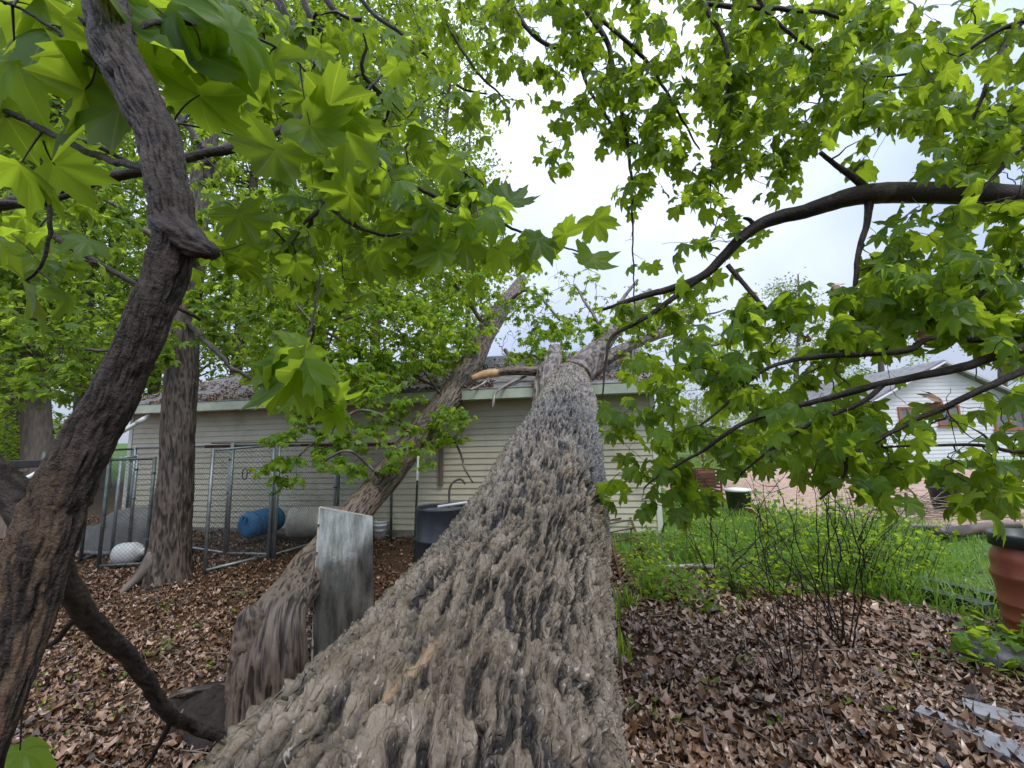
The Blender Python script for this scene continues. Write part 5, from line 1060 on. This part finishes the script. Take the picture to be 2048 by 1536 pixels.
# ------------------------------------------------------------------ crown of the toppled tree, over the roof and down its trunk
def toppled_crown():
    root = TOPPLED; limbs = [pxpath(L, .06) for L in [
        [(830, 870, 7.0, 8), (780, 840, 6.6, 7), (720, 820, 6.4, 6), (660, 860, 6.3, 5), (600, 910, 6.3, 4)],
        [(905, 785, 8.0, 9), (800, 740, 7.6, 8), (700, 690, 7.4, 7), (620, 640, 7.4, 5), (560, 560, 7.6, 4)],
        [(975, 660, 10.0, 9), (900, 560, 9.5, 8), (800, 500, 9.0, 7), (700, 450, 9.0, 5)],
        [(1005, 615, 11.0, 8), (1060, 580, 10.5, 6), (1120, 640, 10.0, 4)],
        [(760, 955, 6.0, 7), (700, 900, 5.9, 6), (640, 930, 5.9, 4)],
        [(860, 850, 7.2, 6), (905, 880, 7.0, 5), (930, 935, 6.9, 4), (945, 965, 6.9, 3)], [(890, 800, 7.8, 6), (840, 730, 7.6, 5), (760, 600, 7.6, 4)], [(770, 620, 7.5, 7), (690, 640, 7.4, 6), (650, 700, 7.4, 4)]]]
    for k, l in enumerate(limbs): bark_tube('branch', l, 8, 'bark_grey', root, .2, 4, 3, k, jit=.05)
    B = [(620, 560, 170, 130, 90, 7.0, 10), (780, 520, 190, 130, 110, 7.2, 10.5), (720, 670, 190, 110, 120, 6.6, 8.4), (880, 620, 110, 120, 80, 7.4, 10), (920, 500, 110, 100, 70, 8, 11), (860, 360, 120, 110, 60, 9, 13), (700, 330, 150, 120, 60, 9, 13), (1010, 560, 80, 80, 34, 9, 11.5), (1085, 640, 70, 65, 40, 9, 10.5), (1040, 690, 50, 40, 16, 8.8, 9.8), (690, 800, 130, 80, 60, 6.1, 7.0), (850, 840, 80, 55, 24, 6.2, 7.0), (620, 880, 90, 60, 26, 5.9, 6.6), (720, 900, 100, 60, 32, 5.7, 6.4), (820, 910, 50, 50, 8, 5.9, 6.6), (600, 760, 100, 70, 40, 6.5, 7.6), (560, 730, 90, 55, 40, 6.8, 8), (680, 735, 120, 55, 60, 6.8, 8), (800, 725, 90, 55, 44, 7, 8.2), (890, 690, 70, 50, 20, 7.6, 8.6), (540, 640, 90, 110, 50, 7, 9), (900, 850, 60, 40, 20, 6.6, 7.2), (560, 950, 50, 30, 10, 5.9, 6.3)]
    B = [(a_, b__, c_, d_, int(n_ * (2.3 if b__ < 720 else 1.2)), e_, f_) for (a_, b__, c_, d_, n_, e_, f_) in B]
    T = sample_blobs(B, lambda x, y: (940 < x < 1080 and y > 730) or in_hole(x, y))
    leafy(root, limbs, T, 'leaf_bright', per=(2, 4), size=(.075, .12), hang=.7, r0=.003, max_r=.012, along=2, petiole=.08, nside=3, temps=LEAF_MD_T, skip=lambda x, y: (in_hole(x, y) and random.random() < .8) or (935 < x < 1090 and 735 < y < 830) or (abs((x - 905) * .72 + (y - 785) * .7) < 190 and abs((x - 905) * .7 + (y - 785) * .72) < 26 and y < 800))
toppled_crown()
def fallen_crown():
    root = FALLEN
    limbs = [pxpath(L, .06) for L in [[(1213, 678, 8.7, 8), (1180, 620, 9.0, 6), (1150, 570, 9.4, 4)], [(1330, 668, 9.6, 7), (1380, 640, 9.7, 5), (1450, 620, 10, 3)], [(1265, 692, 9.0, 7), (1260, 760, 8.6, 5), (1250, 800, 8.3, 3)], [(1165, 745, 7.9, 4), (1190, 820, 7.5, 4), (1195, 920, 7.2, 3)]]]
    for k, l in enumerate(limbs): bark_tube('branch', l, 8, 'bark_grey', root, .2, 4, 3, k, jit=.06)
    T = sample_blobs([(1150, 590, 70, 80, 60, 9, 11), (1250, 620, 70, 60, 34, 9.5, 11), (1330, 650, 90, 50, 44, 9.2, 11), (1420, 640, 90, 50, 34, 9.6, 11), (1250, 760, 50, 60, 22, 8, 9), (1120, 680, 50, 35, 22, 8.3, 9.2), (1060, 640, 60, 60, 30, 9, 10.5), (1215, 650, 40, 40, 24, 8.2, 9), (1290, 660, 60, 40, 30, 8.6, 9.6), (1110, 720, 40, 25, 14, 7.6, 8.2), (1205, 850, 25, 60, 8, 7.2, 7.6)])
    leafy(root, limbs, T, 'leaf_bright', per=(3, 5), size=(.08, .12), hang=.7, r0=.003, max_r=.01, along=2, nside=4, skip=lambda x, y: in_hole(x, y) and random.random() < .7)
fallen_crown()
# ------------------------------------------------------------------ broad standing tree by the kennel
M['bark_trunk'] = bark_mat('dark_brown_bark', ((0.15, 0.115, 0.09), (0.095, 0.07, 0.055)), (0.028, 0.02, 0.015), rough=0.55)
def broad_tree():
    g = gp(335, 1160); root = thing('standing_tree', g, 'broad standing tree with rough grey-brown bark and root flare beside the kennel gate', 'tree')
    d = g[1]
    L = pxpath([(332, 1190, d, 95), (334, 1150, d, 83), (340, 1100, d, 70), (345, 1040, d, 62), (352, 950, d, 58), (358, 850, d + .02, 56), (364, 750, d + .05, 52), (372, 640, d + .08, 47), (383, 520, d + .12, 43), (397, 400, d + .18, 38), (420, 250, d + .25, 34), (450, 60, d + .4, 28), (480, -200, d + .6, 21)], .05)
    bark_tube('trunk', L, 150, 'bark_trunk', root, .10, 26, 6, 8, True)
    for k, (x, y, dx, dy) in enumerate([(300, 1155, -62, 32)]):
        p = P(x + 15, y - 45, d - .12); q = gp(x + dx, y + dy)
        bark_tube('root', smooth_path([[*p, .12], [*((p + q) / 2 - [0, 0, .04]), .08], [*(q - [0, 0, .03]), .03]], .03), 18, 'bark_grey', root, .2, 5, 3, k)
    limbs = [L[-60:]]
    for k, q in enumerate([[(372, 640, d, 16), (420, 690, d - .2, 11), (470, 740, d - .4, 8), (520, 765, d - .5, 4)], [(383, 520, d, 18), (300, 470, d - .2, 12), (210, 400, d - .3, 8), (120, 380, d - .4, 5)], [(372, 620, d, 14), (430, 560, d - .2, 9), (500, 535, d - .3, 7), (600, 545, d - .3, 5)], [(364, 720, d, 12), (300, 690, d - .3, 9), (200, 700, d - .5, 7), (60, 690, d - .6, 5)], [(410, 330, d, 16), (500, 250, d, 12), (600, 180, d, 8)], [(410, 300, d, 14), (330, 200, d, 10), (230, 120, d, 6)]]):
        l = pxpath(q, .05); limbs.append(l); bark_tube('branch', l, 10, 'bark_grey', root, .2, 4, 3, 40 + k, jit=.05)
    B = [(430, 620, 90, 80, 34, 5.0, 6.3), (520, 560, 110, 80, 36, 5.0, 6.5), (200, 690, 170, 80, 46, 4.8, 6.2), (90, 600, 110, 100, 36, 4.8, 6.4), (230, 520, 120, 90, 30, 5, 6.6), (120, 420, 130, 90, 34, 5, 6.6), (520, 330, 130, 110, 40, 5, 7), (330, 180, 140, 110, 30, 5, 7), (430, 440, 90, 90, 30, 5, 6.5), (80, 760, 100, 60, 20, 4.8, 6), (220, 300, 150, 100, 26, 5, 7)]
    T = sample_blobs(B)
    leafy(root, limbs, T, 'leaf_far', per=(3, 5), size=(.09, .13), hang=.6, r0=.0026, max_r=.012, along=2, nside=3, temps=LEAF_MD_T)
broad_tree()

# ------------------------------------------------------------------ trees of the woods behind
def far_leaf_templates():
    out = []
    for k in range(8):
        f = random.uniform(.05, .3); dr = random.uniform(.0, .35)
        V = np.array([(0, 0, 0), (.46, .42, f * .8 - dr * .3), (0, .55, -dr * .25), (.02, 1, -dr), (-.46, .42, f * .8 - dr * .3)], float)
        out.append((V, np.array([(0, 1, 2), (1, 3, 2), (0, 2, 4), (2, 3, 4)]), np.zeros(5)))
    return out
FARL = far_leaf_templates()
def far_tree(px, Y, wpx, lean, top_py, blobs, nleaf, label, group, matn='leaf_far', lsize=(.12, .2), name='woods_tree', bk='bark_far', zb=None, dense=None):
    b = P(px, 900, Y); b[2] = gz(b[0], b[1]) - .1
    root = thing(name, b, label, 'tree', group); r = wpx * Y / FPX / 2; top = P(px + lean, top_py, Y)
    pts = [[*b, r * 1.25], [*(b + (top - b) * .06), r], [*(b + (top - b) * .4 + rng.normal(0, .12, 3)), r * .8], [*(b + (top - b) * .75 + rng.normal(0, .2, 3)), r * .5], [*top, r * .2]]
    tr = smooth_path(pts, .25); q = MB(); q.tube(tr[:, :3], tr[:, 3], 14); q.build('trunk', M[bk], root, True)
    LP = []; TW = []; ntot = sum(bb[4] for bb in blobs)
    for (bx, by, rx, ry, n) in blobs:
        for _ in range(n):
            a = random.uniform(0, 6.3); rr_ = math.sqrt(random.random()); c = P(bx + rx * rr_ * math.cos(a), by + ry * rr_ * math.sin(a), Y + random.uniform(-1, 1) * max(.6, rx * Y / FPX * .6))
            if c[2] < gz(c[0], c[1]) + .2: continue
            i = int(np.argmin(np.linalg.norm(tr[:, :3] - (c - [0, 0, np.hypot(c[0] - b[0], c[1] - b[1]) * .5]), axis=1))); s_ = tr[i, :3]
            t = np.linspace(0, 1, 5)[:, None]; TW.append((s_ + (c - s_) * t + np.array([0, 0, .3]) * t * (1 - t) + rng.normal(0, .12, 3) * np.sin(t * 6), np.linspace(max(.012, r * .14), .006, 5)))
            m = max(4, int(nleaf / ntot)); LP.append(c + rng.normal(0, 1, (m, 3)) * [.5, .5, .3] * random.uniform(.6, 1.3))
    if TW:
        V, F = tubes_mesh(TW, 4); obj('branches', mesh('branches', V, F, M[bk], True), root)['kind'] = 'stuff'
    LP = np.vstack(LP); n = len(LP); rot = leaf_rots(n, .55); V, F, rr, ve = join_leaves(FARL, LP, rot, rng.uniform(*lsize, n), rng.random(n), rng.integers(0, 8, n))
    obj('crown', mesh('crown', V, F, M[matn], False, {'rnd': rr, 'vein': ve}), root)['kind'] = 'stuff'
    return root
WG = 'trees of the woods behind the garage and kennel'; WL = 'slender leafy tree standing in the woods behind the garage and kennel'
def crown(px, top, bot, rx, n): # stack of blobs
    out = []; y = top
    while y < bot: out.append((px + random.uniform(-30, 30), y, rx * random.uniform(.7, 1.1), 75, n)); y += 95
    return out
WLAB = ['thick-trunked woods tree standing straight behind the leaning sapling', 'woods tree at the outer edge of the kennel beside the wooden post'] + ['slender leafy woods tree standing behind the kennel and downspout'] * 4 + ['leafy woods tree rising behind the garage roof'] * 4 + ['slender leafy woods tree standing behind the kennel and downspout'] + ['leafy woods tree rising behind the garage roof'] * 2 + ['slender leafy woods tree standing behind the kennel and downspout'] * 4
for _k, (px, Y, wd, lean, rx, bot, nl) in enumerate([(92, 11.5, 48, 20, 120, 720, 4200), (-60, 10.5, 44, 30, 110, 760, 3000), (165, 15.5, 26, 40, 130, 780, 4600), (215, 19, 22, 20, 130, 780, 4600), (40, 17, 24, -10, 130, 800, 4600), (300, 21, 22, 60, 150, 780, 5200), (455, 19.5, 24, 90, 150, 700, 5600), (590, 20.5, 24, 60, 150, 690, 6000), (735, 21, 22, 70, 150, 680, 5600), (850, 23, 20, 60, 120, 660, 4600), (1, 24, 20, 20, 160, 840, 5200), (380, 25, 20, 20, 170, 780, 5600), (680, 26, 18, 20, 170, 690, 5600), (-260, 13, 30, 10, 150, 820, 2600), (-420, 17, 26, 20, 170, 830, 2600), (-620, 15, 30, 10, 190, 840, 2600), (-300, 22, 22, 10, 190, 840, 2600)]):
    top = 60 if px > 800 else random.choice([-120, -90, -60]); cx = px + lean * .6
    far_tree(px, Y, wd, lean, top, crown(cx, top, bot, rx, 26), int(nl * 1.75), WLAB[_k], WG, lsize=(.13, .2) if Y < 18 else (.17, .26))
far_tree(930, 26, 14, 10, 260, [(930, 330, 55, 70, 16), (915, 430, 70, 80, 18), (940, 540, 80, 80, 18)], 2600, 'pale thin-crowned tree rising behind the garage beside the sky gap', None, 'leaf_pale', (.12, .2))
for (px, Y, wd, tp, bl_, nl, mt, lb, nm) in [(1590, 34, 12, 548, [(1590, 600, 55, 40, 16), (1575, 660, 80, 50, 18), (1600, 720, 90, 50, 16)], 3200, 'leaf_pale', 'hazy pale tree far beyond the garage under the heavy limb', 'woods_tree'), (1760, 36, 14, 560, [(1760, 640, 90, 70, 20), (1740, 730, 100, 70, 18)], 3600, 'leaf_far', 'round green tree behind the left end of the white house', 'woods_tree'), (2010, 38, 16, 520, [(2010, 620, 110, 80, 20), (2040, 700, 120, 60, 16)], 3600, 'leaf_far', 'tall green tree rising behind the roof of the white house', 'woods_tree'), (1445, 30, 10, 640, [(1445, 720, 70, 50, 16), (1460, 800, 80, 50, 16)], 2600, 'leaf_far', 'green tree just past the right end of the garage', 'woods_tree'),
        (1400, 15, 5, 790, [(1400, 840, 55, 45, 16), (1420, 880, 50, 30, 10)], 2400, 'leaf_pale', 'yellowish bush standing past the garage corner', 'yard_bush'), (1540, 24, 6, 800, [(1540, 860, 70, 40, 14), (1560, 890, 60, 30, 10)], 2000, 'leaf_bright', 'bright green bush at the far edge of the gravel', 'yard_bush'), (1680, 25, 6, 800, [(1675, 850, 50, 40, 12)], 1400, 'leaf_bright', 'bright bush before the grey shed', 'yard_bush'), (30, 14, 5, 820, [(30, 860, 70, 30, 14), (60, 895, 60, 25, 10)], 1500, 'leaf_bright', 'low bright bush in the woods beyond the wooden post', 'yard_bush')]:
    far_tree(px, Y, wd, random.uniform(-15, 15), tp, bl_, nl, lb, None, mt, (.14, .24) if Y > 20 else (.08, .13), nm)

# ------------------------------------------------------------------ leaf litter
def litter_templates():
    out = []
    for k in range(8):
        rr = random.Random(k); n = 7; V = [(0, .5, 0)]; cu = rr.uniform(-1.7, 1.7); cv = rr.uniform(-1.2, 1.2)
        for i in range(n):
            a = 2 * math.pi * i / n; q = (.54 if i % 2 else .30) * rr.uniform(.8, 1.1); x = q * math.sin(a) * .85; y = .5 + q * math.cos(a); V.append((x, y, cu * x * x * 2 + cv * (y - .5) ** 2 * 2 + rr.uniform(-.05, .08)))
        out.append((np.array(V, float), np.array([(0, 1 + (i + 1) % n, 1 + i) for i in range(n)]), np.zeros(n + 1)))
    return out
LIT = litter_templates()
def flat_rots(n, tilt):
    az = rng.uniform(0, 2 * np.pi, n); z = np.array([0, 0, 1.0]) + rng.normal(0, tilt, (n, 3)); z /= np.linalg.norm(z, axis=1)[:, None]
    y = np.stack([np.cos(az), np.sin(az), np.zeros(n)], 1); x = np.cross(y, z); x /= np.linalg.norm(x, axis=1)[:, None]; y = np.cross(z, x); return np.stack([x, y, z], 2)
def litter():
    N = 195000; Y = 0.5 + 11.5 * rng.random(N) ** 1.5; X = rng.uniform(-1.6, 1.45, N) * (Y + .8); keep = (X > -13) & (X < 6)
    q = gz(X, Y); px, py, dp = proj(np.stack([X, Y, q], 1)); keep &= (px > -600) & (px < 2400) & (py < 1750)
    g = in_grass(X, Y); keep &= ~g | (rng.random(N) < .06)
    W = (X - GR[0]) * GB[0] + (Y - GR[1]) * GB[1]; U = (X - GR[0]) * GU[0] + (Y - GR[1]) * GU[1]; keep &= ~((W > -.06) & (U > -.1) & (U < GL + .1))
    keep &= rng.random(N) < np.clip(vnoise(X * 1.1 + 70, Y * 1.1 + 70, seed=90) * 1.7 + .05 + .3 * vnoise(X * 4 + 11, Y * 4 + 11, seed=91), 0, 1)
    X, Y = X[keep], Y[keep]; n = len(X); sz = np.clip(rng.lognormal(-2.95, .38, n), .025, .115) * np.where(X > 0, 1.05, .9)
    pos = np.stack([X, Y, gz(X, Y) + rng.uniform(.004, .035, n)], 1); rot = flat_rots(n, .28); rnd = np.clip(rng.beta(1.0, 1.35, n) + np.where(X > .3, .06, -.05), 0, 1); var = rng.integers(0, 8, n)
    px, py, dp = proj(pos); s_ = np.where((px > 0) & (px < 2048) & (py > 0) & (py < 1536), sz / dp, 0); big = np.argsort(-s_)[:300]
    ms = [mesh('fallen_leaf', t[0], [tuple(f) for f in t[1].tolist()], M['litter'], False, {'rnd': np.full(len(t[0]), (k * .618) % 1)}) for k, t in enumerate(LIT)]
    for i in big:
        o = bpy.data.objects.new('fallen_leaf', ms[var[i]]); C.objects.link(o); o.parent = GROUND
        mm = np.eye(4); mm[:3, :3] = rot[i] * sz[i]; mm[:3, 3] = pos[i]; o.matrix_local = Matrix(mm.tolist())
    rest = np.setdiff1d(np.arange(n), big); print('LITTER', n)
    V, F, rr, ve = join_leaves(LIT, pos[rest], rot[rest], sz[rest], rnd[rest], var[rest])
    tag(obj('leaf_litter', mesh('leaf_litter', V, F, M['litter'], False, {'rnd': rr})), 'brown fallen leaves covering the ground', 'leaf litter', kind='stuff')
    # roof litter
    n = 6500; u = np.concatenate([rng.uniform(-.2, 5.5, n // 2), rng.uniform(5, GL + .2, n - n // 2)]); b = -EAVE + rng.random(n) ** 1.6 * 3.2
    m = vnoise(u * 1.2 + 5, b * 2 + 5, seed=95) > .30; u, b = u[m], b[m]; pos = np.array([roofp(uu, bb) for uu, bb in zip(u, b)]) + [0, 0, .022]; n = len(pos)
    V, F, rr, ve = join_leaves(LIT, pos, flat_rots(n, .35), rng.uniform(.05, .1, n), np.clip(rng.beta(2, 2, n), 0, 1), rng.integers(0, 8, n))
    tag(obj('roof_leaf_litter', mesh('roof_leaf_litter', V, F, M['litter'], False, {'rnd': rr})), 'brown fallen leaves scattered over the shingle roof', 'leaf litter', kind='stuff')
litter()

# ------------------------------------------------------------------ grass and weeds
def blades(X, Y, hgt, wid, lean=.6, matn='grass', name='grass', label='', tuft=None):
    n = len(X); az = rng.uniform(0, 2 * np.pi, n); d = np.stack([np.cos(az), np.sin(az), np.zeros(n)], 1); s = np.stack([-np.sin(az), np.cos(az), np.zeros(n)], 1)
    ln = rng.uniform(.1, 1, n)[:, None] * lean; base = np.stack([X, Y, gz(X, Y) - .01], 1); up = np.array([0, 0, 1.0]); V = []
    h = hgt[:, None]; w_ = wid[:, None]
    for t, ww in ((0, .8), (.45, 1), (.8, .7)):
        c = base + d * h * ln * t * t + up * h * (t - .35 * ln * t * t); V += [c - s * w_ * ww / 2, c + s * w_ * ww / 2]
    V.append(base + d * h * ln * 1.05 + up * h * (1 - .5 * ln)); V = np.stack(V, 1)
    F = np.array([(0, 1, 3), (0, 3, 2), (2, 3, 5), (2, 5, 4), (4, 5, 6)]); F = (F[None] + (np.arange(n) * 7)[:, None, None]).reshape(-1, 3)
    return tag(obj(name, mesh(name, V.reshape(-1, 3), F, M[matn], False, {'rnd': np.repeat(rng.random(n), 7), 'vein': np.zeros(n * 7)})), label, 'grass', kind='stuff')
def grass():
    N = 60000; X = rng.uniform(1.2, 11, N); Y = rng.uniform(2.8, 12, N); k = in_grass(X, Y) & ~in_poly(X, Y, DRIVE) & (rng.random(N) < np.clip(1.5 - Y * .09, .2, 1))
    W = (X - GR[0]) * GB[0] + (Y - GR[1]) * GB[1]; U = (X - GR[0]) * GU[0] + (Y - GR[1]) * GU[1]; k &= ~((W > -.05) & (U > -.05)); k &= rng.random(N) < vnoise(X * 1.4 + 8, Y * 1.4 + 8, seed=97) * 1.4 + .1
    X, Y = X[k], Y[k]; tall = vnoise(X * .9 + 30, Y * .9 + 30, seed=98)
    blades(X, Y, rng.uniform(.10, .26, len(X)) * (.6 + .9 * tall), rng.uniform(.006, .013, len(X)), 1.0, label='lush green grass between the garage, the gravel and the timbers'); print('GRASS', len(X))
    N = 17000; X = rng.uniform(5, 34, N); Y = rng.uniform(9, 34, N); k = ~in_poly(X, Y, DRIVE) & ((Y > 17) | (X > 10)); X, Y = X[k], Y[k]
    blades(X, Y, rng.uniform(.10, .3, len(X)), rng.uniform(.02, .05, len(X)), .8, name='far_grass', label='rough green lawn beyond the gravel')
    # strap-leaved clumps beside the trunk
    for k, (px, py, n) in enumerate([(1252, 1215, 26), (1300, 1195, 22), (1225, 1240, 14), (1246, 1330, 12)]):
        g = gp(px, py); X = g[0] + rng.normal(0, .06, n); Y = g[1] + rng.normal(0, .06, n)
        o = blades(X, Y, rng.uniform(.16, .3, n), rng.uniform(.012, .022, n), .8, 'leaf_bright', 'lily_clump', 'clump of bright strap-like leaves sprouting right beside the fallen trunk'); del o['kind']; o['category'] = 'plant'; o['group'] = 'strap-leaved clumps beside the trunk'
grass()
def weeds(name, spots, label, group=None, matn='leaf_bright', h=(.15, .38), leafs=(.035, .075), nst=7, spread=.12, stem='twig_light', cat='plant', nl=9):
    for (px, py) in spots:
        g = gp(px, py); root = thing(name, g, label, cat, group); TW = []; LP = []
        for _ in range(nst):
            hh = random.uniform(*h); a = random.uniform(0, 6.3); sp = spread * random.random(); p0 = g + np.array([sp * math.cos(a), sp * math.sin(a), -.02]); tip = p0 + np.array([hh * .4 * math.cos(a), hh * .4 * math.sin(a), hh]); t = np.linspace(0, 1, 6)[:, None]
            pts = p0 + (tip - p0) * t + rng.normal(0, .03, 3) * np.sin(t * 3); TW.append((pts, np.linspace(.004, .0015, 6)))
            for _ in range(nl): LP.append(pts[random.randint(1, 5)] + rng.normal(0, .018, 3))
        V, F = tubes_mesh(TW, 4); obj('stems', mesh('stems', V, F, M[stem], True), root)['kind'] = 'stuff'
        LP = np.array(LP); n = len(LP); V, F, rr, ve = join_leaves(FARL, LP, leaf_rots(n, .15), rng.uniform(*leafs, n), rng.random(n), rng.integers(0, 8, n)); obj('foliage', mesh('foliage', V, F, M[matn], False, {'rnd': rr, 'vein': ve}), root)['kind'] = 'stuff'
weeds('leafy_weed', [(1330, 1200), (1380, 1215), (1430, 1230), (1480, 1180), (1530, 1150), (1400, 1120), (1340, 1110), (1460, 1100), (1560, 1200), (1300, 1100), (1370, 1080), (1520, 1090), (1590, 1110), (1420, 1050), (1620, 1060)] + [(random.uniform(1270, 1660), random.uniform(1040, 1215)) for _ in range(60)], 'low yellow-green weed sprouting at the edge of the leaf litter', 'low weeds along the grass edge')
weeds('bramble_shrub', [(1660, 1180), (1720, 1190), (1770, 1200), (1690, 1130), (1750, 1140), (1800, 1180), (1640, 1120), (1580, 1100), (1600, 1160), (1690, 1075), (1740, 1090), (1560, 1060), (1820, 1130)], 'thin-stemmed leafy shrub with reddish canes in front of the grass', 'leafy cane shrubs', h=(.4, .85), nst=16, spread=.25, nl=16, stem='twig')
weeds('yellow_plant', [(2010, 1300), (2050, 1330), (1990, 1350)], 'bright yellow-green weed growing at the foot of the red barrel', 'weeds by the red barrel', h=(.15, .32), leafs=(.06, .11), nst=8)
weeds('seedling', [(230, 1345), (265, 1360), (300, 1320), (340, 1270), (380, 1260), (170, 1420), (130, 1470), (90, 1430), (240, 1430), (330, 1215), (455, 1225), (420, 1340), (210, 1300), (320, 1300), (60, 1380), (1265, 1420), (1330, 1440), (1280, 1290), (1410, 1400), (1560, 1450), (1700, 1420), (1760, 1360), (1850, 1330), (1640, 1390), (1500, 1330), (1800, 1440), (150, 1360), (360, 1420), (480, 1190), (1245, 1500)], 'tiny green seedling poking through the leaf litter', 'seedlings in the leaf litter', h=(.03, .09), leafs=(.03, .055), nst=3, spread=.08, nl=4)
def bare_shrub(px, py, label, n, tips, r=.006):
    g = gp(px, py); root = thing('bare_shrub', g, label, 'shrub')
    for k in range(n):
        (x0, y0, d0, d1) = random.choice(tips); e = P(x0 + random.uniform(-70, 70), y0 + random.uniform(-50, 50), random.uniform(d0, d1)); b = g + rng.normal(0, .04, 3) * [1, 1, 0] - [0, 0, .03]
        m = b + (e - b) * .5 + rng.normal(0, .08, 3) + [0, 0, .06]; q = smooth_path([[*b, r], [*m, r * .7], [*e, r * .3]], .04)
        bark_tube('stem', q, 6, 'bark_sapling', root, .1, 3, 3, k, jit=.05)
        i = random.randint(len(q) // 3, len(q) - 3); e2 = q[i, :3] + rng.normal(0, .18, 3) + [0, 0, .12]
        bark_tube('stem', smooth_path([[*q[i, :3], r * .6], [*((q[i, :3] + e2) / 2 + rng.normal(0, .02, 3)), r * .4], [*e2, r * .2]], .04), 5, 'bark_sapling', root, .1, 3, 3, k)
bare_shrub(1690, 1296, 'dark bare shrub with crooked thin stems rising from the leaf litter', 12, [(1500, 1000, 2.6, 3.4), (1640, 980, 2.6, 3.2), (1760, 1040, 2.6, 3.2), (1420, 1080, 2.8, 3.4)])
bare_shrub(1600, 1372, 'sparse thin-stemmed bare shrub left of the crooked dark one', 9, [(1450, 1050, 2.3, 2.8), (1560, 960, 2.3, 2.8), (1350, 1120, 2.4, 2.9)], .004)
bare_shrub(1430, 1170, 'bare twiggy shrub standing among the low weeds', 14, [(1340, 1000, 4.2, 5), (1450, 980, 4.2, 5), (1540, 1000, 4.2, 5), (1600, 1050, 4, 4.8)], .006)
bare_shrub(1720, 1180, 'upright bare canes rising through the leafy cane shrubs', 14, [(1640, 950, 4, 4.8), (1740, 960, 4, 4.8), (1800, 1000, 4, 4.6)], .005)
# brush pile of cut twigs on the gravel edge
g = gp(1830, 1042); bp_ = thing('brush_pile', g, 'heap of cut thin branches piled along the gravel edge', 'brush pile'); TW = []
for k in range(150):
    a = gp(random.uniform(1650, 2060), random.uniform(1005, 1052)) + [0, 0, abs(random.gauss(0, .22)) + .02]; an = random.gauss(0, .35); L = random.uniform(.5, 1.6); e = a + np.array([L * math.cos(an), L * math.sin(an) * .6, random.gauss(0, .15)]); e[2] = max(e[2], float(gz(e[0], e[1])) + .02); t = np.linspace(0, 1, 6)[:, None]
    TW.append((a + (e - a) * t + rng.normal(0, .06, 3) * np.sin(t * 3), np.linspace(.009, .003, 6)))
V, F = tubes_mesh(TW, 5); obj('twigs', mesh('twigs', V, F, M['twig_light'], True), bp_)['kind'] = 'stuff'
# broken branches left on the roof
for k, (L, mt, lb) in enumerate([([(942, 757, 8.0, 12), (975, 748, 8.1, 18), (1012, 744, 8.15, 15)], None, 'freshly split orange branch end on the eave between the two trunks'), ([(1052, 752, 8.2, 6), (1010, 772, 7.75, 6), (990, 788, 7.45, 6), (986, 816, 7.4, 5)], 'birch', 'pale crooked branch dangling over the gutter'), ([(1010, 700, 9.6, 8), (1025, 722, 9.2, 7), (1030, 732, 9.0, 5)], 'bark_pale', 'short broken branch standing on the upper roof'), ([(1020, 708, 9.5, 5), (1070, 712, 9.4, 5), (1088, 735, 8.9, 4)], 'bark_grey', 'thin dark branch lying across the upper roof'), ([(940, 780, 7.7, 4), (965, 768, 7.9, 4), (980, 752, 8.1, 3)], 'birch', 'thin forked twig on the shingles next to the toppled trunk')]):
    p = pxpath(L, .03); wm = 'bark_pale' if mt is None else mt
    o = bark_tube('broken_branch', p, 10, wm, None, .2, 4, 3, 60 + k)
    if mt is None: o.data.materials.clear(); o.data.materials.append(M['fresh_wood'])
    tag(o, lb, 'branch')

# small twigs and bark scraps strewn over the litter
TW = []
for k in range(420):
    x, y = (random.uniform(-4.5, -.8), random.uniform(1.6, 6)) if k % 3 == 0 else (random.uniform(.5, 4.2), random.uniform(1.0, 5.2))
    a = random.uniform(0, 6.3); L = random.uniform(.12, .6); r = random.uniform(.0015, .006); t = np.linspace(0, 1, 5)[:, None]; p = np.array([x, y, float(gz(x, y)) + random.uniform(.025, .05)]); e = p + np.array([L * math.cos(a), L * math.sin(a), random.uniform(-.01, .05)])
    TW.append((p + (e - p) * t + rng.normal(0, .03 * L, 3) * np.sin(t * 4), np.linspace(r, r * .5, 5)))
V, F = tubes_mesh(TW, 4); tag(obj('fallen_twigs', mesh('fallen_twigs', V, F, M['twig_light'], True)), 'thin dry twigs strewn over the leaf litter', 'twigs', kind='stuff')
